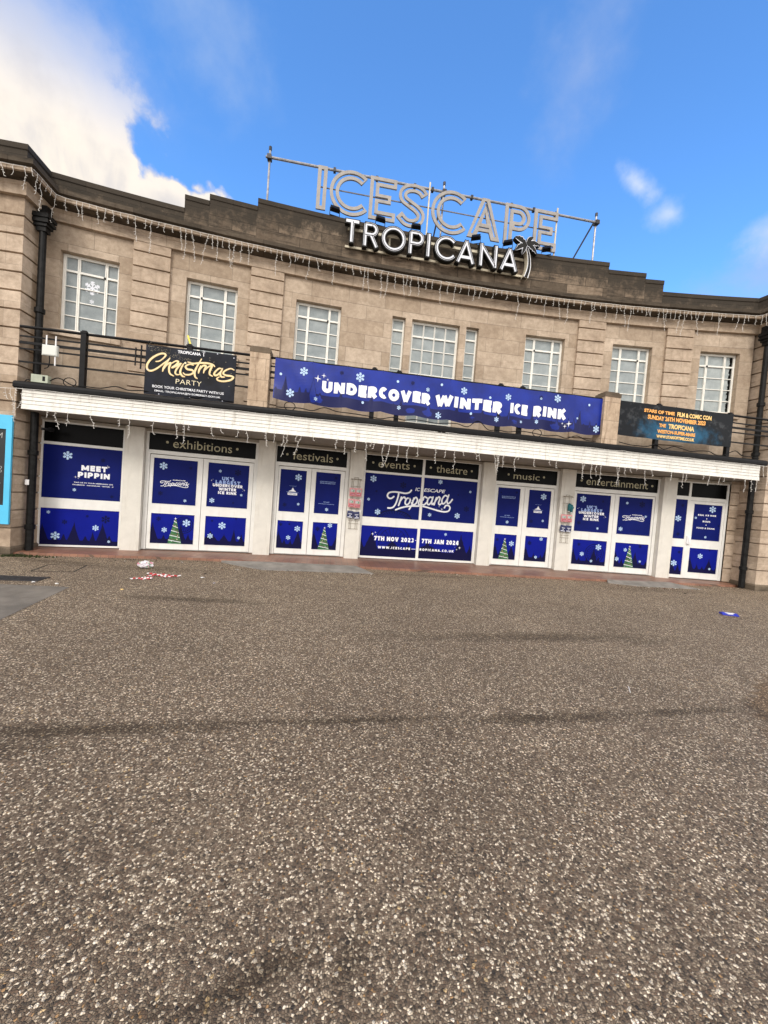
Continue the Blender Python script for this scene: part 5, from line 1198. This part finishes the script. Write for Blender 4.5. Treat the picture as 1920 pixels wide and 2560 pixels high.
for w_, y0, m_ in ((.115, TY - .015, kb), (.10, TY - .019, kw_), (.066, TY - .022, kd)):
    ws = [w_ * (.62 + .75 * i / n) for i in range(n)]; l, r = ribbon_sides(P2_, ws)
    for i in range(n - 1):
        q.face([(v.x, y0, v.y) for v in (r[i], r[i + 1], l[i + 1], l[i])], m_)
        if w_ > .11:
            for s_ in (l, r): q.face([(s_[i].x, y0, s_[i].y), (s_[i].x, y0 + .18, s_[i].y), (s_[i + 1].x, y0 + .18, s_[i + 1].y), (s_[i + 1].x, y0, s_[i + 1].y)], m_)
q.obj('trunk', palm)

# floodlights
proto = None
names = ['leftmost, above the blank parapet left of the white T', 'second from left, above the letters R and O', 'third from left, above the letter P', 'fourth from left, above the first letter A', 'fifth from left, above the letters N and A', 'rightmost, just right of the palm tree sign']
for i, (s_, z_, rz) in enumerate(((-3.20, 9.86, 8), (-1.90, 9.86, 6), (-.85, 9.86, -4), (.98, 9.86, -25), (1.98, 9.86, -28), (3.20, 9.84, -25))):
    X = local_frame(s_, -.05, z_) @ Matrix.Rotation(rad(rz), 4, 'Z')
    if proto is None:
        e = empty('floodlight', None, None, None, X); q = MB(); kk = q.mat('black'); T_ = Matrix.Rotation(rad(-35), 4, 'X')
        q.box(-.125, .125, -.05, .05, -.075, .085, kk, T_); q.obj('lamp_body', e)
        q = MB(); q.box(-.11, .11, -.056, -.051, -.062, .072, q.mat('glassblack'), T_); q.obj('lens', e)
        q = MB(); kk = q.mat('black'); q.box(-.145, -.13, -.01, .015, -.17, .02, kk); q.box(.13, .145, -.01, .015, -.17, .02, kk); q.box(-.145, .145, -.01, .015, -.185, -.171, kk); q.obj('bracket', e); proto = e
    else:
        e = proto.copy(); COL.objects.link(e); e.matrix_local = X
        for ch in proto.children: c_ = ch.copy(); COL.objects.link(c_); c_.parent = e
    tag(e, 'small black floodlight on the parapet, ' + names[i], 'floodlight', 'floodlights along the parapet')

# ------------------------------------------------------------------ icicle light strings
def icicles(name, label, path, spacing, lens, seed, off_y=0):
    r = random.Random(seed); e = empty(name, label, 'string lights')
    P = [Vector(p) for p in path]; L = [0]
    for a, b_ in zip(P, P[1:]): L.append(L[-1] + (b_ - a).length)
    def at(t_):
        for i in range(len(P) - 1):
            if t_ <= L[i + 1] or i == len(P) - 2: return P[i].lerp(P[i + 1], (t_ - L[i]) / max(1e-6, L[i + 1] - L[i]))
    q = MB(); kk = q.mat('wire_white'); pts = []; t_ = 0
    while t_ < L[-1]: pts.append(at(t_) + Vector((0, -.006, -.012 * abs(math.sin(t_ * 3.1)) + r.uniform(-.004, .004)))); t_ += .22
    q.tube(pts, .0055, 5, kk); q.obj('cable', e)
    t_ = spacing * .5
    while t_ < L[-1] - .05:
        p = at(t_) + Vector((0, -.008, 0)); ln = r.choice(lens) * r.uniform(.8, 1.15); q = MB(); kk = q.mat('wire_white')
        z_ = 0; x = 0; pts = [p]; tw = []; lean = r.uniform(-.16, .16)
        while z_ < ln:
            z_ += r.uniform(.04, .075); x += r.gauss(lean * .05, .012); v = p + Vector((x, r.uniform(-.012, .004), -z_)); pts.append(v)
            if r.random() < .75: sd = r.choice((-1, 1)); tw.append((v, v + Vector((sd * r.uniform(.018, .04), -.004, -r.uniform(-.005, .022)))))
        if len(pts) > 1: q.tube(pts, .0038, 4, kk)
        for a, b_ in tw: q.tube([a, b_], .0054, 4, kk)
        q.obj('strand', e); t_ += spacing * r.uniform(.55, 1.45)
    return e
CP = []
fp2 = [(-12.2, WY)] + FP[1:-1] + [(11.2, WY)]
for i, p in enumerate(fp2):
    a = Vector(fp2[max(0, i - 1)]); b_ = Vector(fp2[min(len(fp2) - 1, i + 1)]); cur = Vector(p)
    d1_ = (cur - a).normalized() if i else (b_ - cur).normalized(); d2_ = (b_ - cur).normalized() if i < len(fp2) - 1 else d1_
    n1_ = Vector((d1_.y, -d1_.x)); n2_ = Vector((d2_.y, -d2_.x)); nb = n1_ + n2_; nb /= max(.2, nb.dot(n1_)); v = cur + nb * .405; CP.append((v.x, v.y, 8.235))
mid_i = min(range(len(CP)), key=lambda i: abs(CP[i][0]))
LN = (.12, .18, .26, .34, .45, .58, .66)
icicles('icicle_lights', 'white icicle light string under the top cornice, left half of the facade', CP[:mid_i + 1], .165, LN, 3)
icicles('icicle_lights', 'white icicle light string under the top cornice, right half of the facade', CP[mid_i:], .165, LN, 5)
LF = (.20, .34, .50, .62, .74, .86)
icicles('icicle_lights', 'white icicle light string over the white canopy boards, left half', [(-12.0, -1.66, 3.72), (-9.9, -1.66, 3.70), (-9.75, -1.83, 3.70), (0, -1.83, 3.70)], .175, LF, 7)
icicles('icicle_lights', 'white icicle light string over the white canopy boards, right half', [(0, -1.83, 3.70), (9.75, -1.83, 3.70), (9.95, -1.70, 3.71), (11.2, -1.66, 3.74)], .175, LF, 8)

# ------------------------------------------------------------------ things on the balcony
e = empty('wireless_access_point', 'white square wireless unit with four rod antennas strapped to the balcony railing', 'router', M4=Matrix.Translation((-9.14, -1.66, 4.62)))
q = MB(); kk = q.mat('router')
q.box(-.15, .15, -.03, .03, -.115, .115, kk); q.box(-.135, .135, -.042, -.0305, -.10, .10, kk); q.obj('case', e)
for x, z0, z1 in ((-.085, .116, .33), (.10, .116, .33), (.10, -.32, -.116)):
    q = MB(); q.tube([(x, 0, z0), (x, 0, z1)], .014, 8, q.mat('router_w')); q.obj('antenna', e)
q = MB(); q.tube([tuple(v) for v in catmull([(-.02, 0, -.116), (-.01, 0, -.25), (-.05, .02, -.36), (-.12, .02, -.40)], 4)], .010, 6, q.mat('black')); q.obj('cable', e)
e = empty('junction_box', 'small pale green electrical box on the balcony floor by the left downpipe', 'electrical box', M4=Matrix.Translation((-9.28, -1.69, 3.88)) @ Matrix.Rotation(.05, 4, 'Z'))
q = MB(); q.box(-.16, .16, -.06, .06, 0, .17, q.mat('boxgr')); q.obj('case', e)
q = MB(); kk = q.mat('black'); q.box(.06, .11, -.064, -.0605, .04, .14, kk); q.tube([(-.17, .02, .06), (-.28, .02, .05), (-.33, .03, .0)], .01, 5, kk); q.obj('socket', e)
q = MB(); q.tube([(-6.52, -1.05, 5.55), (-6.25, -1.30, 4.95), (-6.0, -1.5, 4.5)], .024, 8, q.mat('yellowpole')); tag(q.obj('yellow_pole'), 'yellow pole leaning behind the black Christmas banner', 'pole')

# noticeboard on the left wing
e = empty('notice_board', 'sky blue framed chalkboard fixed to the left stone wing wall', 'notice board')
q = MB(); kk = q.mat('board_blue'); holes_plate(q, [-11.5, -9.80], [.70, 3.11], [(-11.35, -9.915, 1.12, 2.80)], -1.70, -1.655, kk); q.obj('frame', e)
q = MB(); a = Art(q, lambda x, d, z: (x, -1.67 - d, z)); q.box(-11.35, -9.915, -1.67, -1.65, 1.12, 2.80, q.mat('chalk'))
for t_, x0, x1, z0, z1 in (('9AM', -10.25, -10.0, 2.60, 2.72), ('3.50', -10.2, -9.99, 1.92, 1.98), ('6.50', -10.2, -9.99, 1.84, 1.90), ('M', -10.1, -10.03, 1.72, 1.77), ('ARL', -10.2, -10.0, 1.60, 1.66)): a.text(t_, x0, x1, z0, z1, 'chalkw', .001, -.01, .1)
q.obj('chalkboard', e)

# ------------------------------------------------------------------ wire racks on the columns
def rack(s0, label, lower_bits=True):
    e = empty('wire_display_rack', label, 'wire rack', 'wire racks on the white columns', local_frame(s0, -.056))
    q = MB(); kk = q.mat('rackwire')
    q.tube([(-.15, -.03, 2.41), (.15, -.03, 2.41)], .008, 5, kk)
    q.tube([(-.06, -.03, 2.415), (-.055, -.03, 2.46), (.055, -.03, 2.46), (.06, -.03, 2.415)], .006, 5, kk)
    for x in (-.12, -.075, .06, .11): q.tube([(x, -.02, 2.41), (x, -.02, .96)], .0045, 4, kk)
    for z_ in (2.20, 1.85, 1.55, 1.20, 1.12, .96): q.tube([(-.15, -.025, z_), (.15, -.025, z_)], .0045, 4, kk)
    for x in (-.14, .14): q.tube([(x, -.03, 2.41), (x, -.07, 2.40)], .013, 6, kk)
    q.obj('wire_frame', e); return e
rack(-2.045, 'rusty wire rack holding four pink packets and two navy packets'); rack(4.58, 'rusty wire rack holding teal mittens above pink and navy packets')
def pack(s, z, w, h, base, tilt, label, group, name='glove_packet', picture=True):
    e = empty(name, label, 'packet', group, local_frame(s, -.056) @ Matrix.Translation((0, -.05, z)) @ Matrix.Rotation(tilt, 4, 'Y'))
    q = MB(); kk = q.mat(base); n = 5
    # softly bulging wrapper
    G = [[(-w / 2 + w * i / n, -.018 - .016 * math.sin(math.pi * i / n) * math.sin(math.pi * j / n), -h / 2 + h * j / n) for i in range(n + 1)] for j in range(n + 1)]
    for j in range(n):
        for i in range(n):
            q.face([G[j][i], G[j][i + 1], G[j + 1][i + 1], G[j + 1][i]], kk)
    B_ = [(-w / 2, -.018, -h / 2), (w / 2, -.018, -h / 2), (w / 2, -.018, h / 2), (-w / 2, -.018, h / 2)]; C_ = [(x, 0, z_) for x, y, z_ in B_]
    for i in range(4): j = (i + 1) % 4; q.face([C_[i], C_[j], B_[j], B_[i]], kk)
    q.face(C_[::-1], kk); o = q.obj('wrapper', e)
    q = MB(); a = Art(q, lambda x, d, z_: (x, -.036 - d, z_))
    if picture:
        a.poly([(-w * .36, h * .02), (w * .36, h * .02), (w * .38, h * .30), (0, h * .36), (-w * .38, h * .30)], 'packpic', 0); a.poly([(w * .05, 0), (w * .2, -h * .02), (w * .26, h * .25), (w * .12, h * .28)], 'greenb', .0006)
        a.rect(-w * .35, w * .35, -h * .36, -h * .12, 'packred', .0004); a.rect(-w * .3, w * .3, -h * .28, -h * .24, 'packwhite', .0008)
    else:
        a.rect(-w * .40, w * .38, -h * .44, -h * .30, 'packwhite', 0); a.rect(-w * .3, w * .3, h * .02, h * .12, 'packwhite', 0); a.rect(-w * .10, w * .12, -h * .22, -h * .1, 'packwhite', .0004)
    q.obj('printed_label', e)
pk = [(-2.135, 2.03, 'pink', 'pink packet at the upper left of the rack beside the festivals doors'), (-1.955, 2.03, 'pink', 'pink packet at the upper right of the rack beside the festivals doors'), (-2.15, 1.71, 'pink', 'pink packet in the lower pink row, left, beside the festivals doors'), (-1.97, 1.70, 'pink', 'pink packet in the lower pink row, right, beside the festivals doors')]
for s_, z_, b_, l_ in pk: pack(s_, z_, .172, .24, b_, 0, l_, 'pink packets on the wire racks')
for s_, l_ in ((4.485, 'pink packet on the left under the teal mittens'), (4.665, 'pink packet on the right under the teal mittens')): pack(s_, 1.73, .172, .23, 'pink', 0, l_, 'pink packets on the wire racks')
for s_, t_, l_, z_ in ((-2.16, .06, 'navy packet on the left at the bottom of the festivals rack', 1.38), (-1.97, -.12, 'navy packet on the right, tilted, at the bottom of the festivals rack', 1.365), (4.49, .12, 'navy packet on the left at the bottom of the teal mitten rack', 1.41), (4.67, .08, 'navy packet on the right at the bottom of the teal mitten rack', 1.41)): pack(s_, z_, .175, .205, 'navy', t_, l_, 'navy packets on the wire racks', picture=False)
def mitten(s, z, tilt, label):
    e = empty('mitten', label, 'mitten', 'teal mittens on the wire rack', local_frame(s, -.056) @ Matrix.Translation((0, -.05, z)) @ Matrix.Rotation(tilt, 4, 'Y'))
    q = MB(); kk = q.mat('teal'); q.tube([(0, -.02, -.12), (0, -.022, -.05), (0, -.025, .04), (0, -.022, .10), (0, -.02, .125)], [.036, .042, .052, .042, .015], 12, kk)
    q.tube([(.03, -.022, -.03), (.062, -.024, .02), (.066, -.024, .055)], [.018, .019, .008], 8, kk); q.obj('hand', e, smooth=True)
    q = MB(); q.tube([(0, -.02, -.15), (0, -.02, -.118)], [.036, .038], 12, q.mat('packpic')); q.obj('cuff', e, smooth=True)
mitten(4.63, 2.08, .05, 'teal mitten hanging on the left of the pair, slightly higher'); mitten(4.70, 2.05, -.06, 'teal mitten hanging on the right of the pair, slightly lower')

# ------------------------------------------------------------------ ground details
q = MB(); kk = q.mat('grate')
for i in range(40): x = -9.4 + i * .042; q.box(x, x + .026, -3.87, -3.60, .001, .010, kk)
q.box(-9.42, -7.72, -3.90, -3.871, .001, .013, kk); q.box(-9.42, -7.72, -3.599, -3.57, .001, .013, kk)
tag(q.obj('drain_grating'), 'dark iron drain grating set in the ground at the left edge', 'drain')
q = MB(); kk = q.mat('crack'); C4 = [(-8.36, -3.11), (-7.66, -3.04), (-7.80, -2.36), (-8.47, -2.45)]
for i in range(4):
    a, b_ = Vector(C4[i]), Vector(C4[(i + 1) % 4]); n_ = (b_ - a).normalized(); n_ = Vector((-n_.y, n_.x)) * .016; q.face([(*(a - n_), .003), (*(b_ - n_), .003), (*(b_ + n_), .003), (*(a + n_), .003)], kk)
tag(q.obj('inspection_cover'), 'pebble filled square inspection cover outlined by a dark joint', 'manhole cover')

def crumple(name, label, cat, loc, size, mats, seed, squash=.5, n=220):
    r = random.Random(seed); bm = bmesh.new(); bmesh.ops.create_icosphere(bm, subdivisions=3, radius=1)
    q = MB(); ks = [q.mat(m_) for m_ in mats]
    for v in bm.verts:
        d = v.co.normalized(); k_ = 1 + .28 * math.sin(7 * d.x + seed) * math.cos(5 * d.y + 2) + r.uniform(-.14, .14); v.co = Vector((d.x * size[0] * k_, d.y * size[1] * k_, d.z * size[2] * k_))
    zmin = min(v.co.z for v in bm.verts)
    for f in bm.faces:
        c_ = f.calc_center_median(); t_ = math.sin(c_.x * 60 / 2 + seed) + math.sin(c_.z * 70 + c_.y * 45)
        q.face([(v.co.x, v.co.y, v.co.z - zmin) for v in f.verts], ks[0] if t_ < .6 else ks[1 + (int(abs(c_.x) * 300) % (len(ks) - 1))])
    bm.free(); return tag(q.obj(name, M4=Matrix.Translation(loc), weld=True), label, cat)
crumple('crumpled_packet', 'crumpled white, pink and green plastic packet lying on the ground', 'litter', (-6.62, -2.42, .0), (.135, .06, .075), ['plasticbag', 'pinkb', 'greenb', 'whitet'], 5)
# hazard tape
q = MB(); kr_ = q.mat('red'); kw_ = q.mat('whitet'); r = random.Random(6)
for run in ([(-6.42, -3.50), (-6.30, -3.44), (-6.20, -3.48), (-6.08, -3.36), (-6.22, -3.20), (-6.05, -3.02), (-5.85, -3.10), (-5.66, -3.08)], [(-6.35, -2.95), (-6.18, -3.04), (-6.02, -3.14), (-5.90, -3.20), (-5.78, -3.16)], [(-6.26, -3.40), (-6.2, -3.36), (-6.12, -3.40)]):
    P = catmull([Vector((*p, 0)) for p in run], 6); l, rr_ = ribbon_sides([(p.x, p.y) for p in P], .038); zz = [.012 + .02 * abs(math.sin(i * .9 + run[0][0] * 9)) for i in range(len(P))]
    for i in range(len(P) - 1): q.face([(rr_[i].x, rr_[i].y, zz[i]), (rr_[i + 1].x, rr_[i + 1].y, zz[i + 1]), (l[i + 1].x, l[i + 1].y, zz[i + 1] + .012), (l[i].x, l[i].y, zz[i] + .012)], kr_ if (i // 2) % 2 else kw_)
tag(q.obj('hazard_tape'), 'tangled strip of red and white barrier tape on the ground', 'litter')
# blue packet on the right
e = empty('blue_carton', 'flattened blue carton with white print lying on the ground at the right', 'litter', M4=Matrix.Translation((5.75, -4.42, 0)) @ Matrix.Rotation(-.35, 4, 'Z'))
q = MB(); kk = q.mat('litblue'); q.face([(-.15, -.07, .012), (.15, -.075, .012), (.14, .0, .05), (-.14, .0, .055)], kk); q.face([(-.14, .0, .055), (.14, .0, .05), (.15, .06, .03), (-.145, .07, .035)], kk)
q.face([(-.15, -.07, .002), (-.15, -.07, .012), (-.14, 0, .055), (-.145, .07, .035), (-.145, .07, .002)], kk); q.face([(.15, -.075, .002), (.15, .06, .002), (.15, .06, .03), (.14, 0, .05), (.15, -.075, .012)], kk); q.face([(-.15, -.07, .002), (.15, -.075, .002), (.15, -.075, .012), (-.15, -.07, .012)], kk); q.face([(-.145, .07, .035), (.15, .06, .03), (.15, .06, .002), (-.145, .07, .002)], kk)
q.obj('box_shell', e)
q = MB(); kk = q.mat('whitet'); f = lambda x, y: (x, y, .017 + (y + .07) * .56 + .002)
q.face([f(-.10, -.012), f(-.06, -.035), f(.05, -.036), f(.10, -.012)], kk); q.face([f(-.06, -.045), f(-.05, -.058), f(.05, -.058), f(.05, -.045)], kk); q.obj('printed_label', e)
# little scraps
lit = [(-6.20, -4.22, 'yellowp', 'tiny yellow scrap on the ground', .03), (-7.35, -4.0, 'whitet', 'tiny white scrap beside the concrete slab', .035), (-5.25, -3.05, 'whitet', 'small white and dark scrap on the ground right of the tape', .045), (-7.75, -3.95, 'whitet', 'small white scrap next to the drain grating', .04), (.62, -7.62, 'whitet', 'thin white straw on the ground at right', .06), (-4.9, -3.5, 'plasticbag', 'small pale scrap on the ground below the exhibitions doors', .03), (6.7, -2.5, 'black', 'small dark leaf on the ground below the right ramp', .05), (-5.3, -2.7, 'black', 'small dark leaf on the ground below the exhibitions doors', .05)]
for i, (x, y, m_, l_, s_) in enumerate(lit):
    q = MB(); kk = q.mat(m_); r = random.Random(i)
    if 'straw' in l_: q.tube([(x - .05, y - .06, .006), (x + .04, y + .07, .006)], .005, 6, kk)
    else:
        P = [(x + s_ * math.cos(a) * r.uniform(.6, 1.2), y + s_ * .7 * math.sin(a) * r.uniform(.6, 1.2)) for a in [k * math.pi / 3 for k in range(6)]]
        for j in range(6): q.face([(x, y, .022), (*P[j], .004 + .008 * (j % 2)), (*P[(j + 1) % 6], .004 + .008 * ((j + 1) % 2))], kk)
    tag(q.obj('litter_scrap'), l_, 'litter')

# grit and leaf bits gathered along the foot of the tiles
q = MB(); ks = [q.mat(m_) for m_ in ('black', 'rustpatch', 'moss', 'whitet')]; r = random.Random(12)
for _ in range(420):
    x = r.uniform(-9.4, 9.8); y = -1.30 - abs(r.gauss(0, .16)) - (.3 * max(0, (-x - 6.0) / 3.8)); z_ = r.uniform(.006, .016); s_ = r.uniform(.006, .022); a = r.uniform(0, 6.28)
    if (-5.4 < x < -1.4 or 5.1 < x < 8.0): y -= .55
    d = Vector((math.cos(a), math.sin(a), 0)) * s_; e_ = Vector((-d.y, d.x, 0)) * .6; p = Vector((x, y, .002)); k_ = ks[0 if r.random() < .5 else (1 if r.random() < .4 else (2 if r.random() < .8 else 3))]
    q.face([p - d, p - e_, p + Vector((0, 0, z_))], k_); q.face([p - e_, p + d, p + Vector((0, 0, z_))], k_); q.face([p + d, p + e_, p + Vector((0, 0, z_))], k_); q.face([p + e_, p - d, p + Vector((0, 0, z_))], k_)
tag(q.obj('leaf_litter'), 'dark grit and leaf bits gathered along the foot of the tiled threshold', 'grit', kind='stuff')
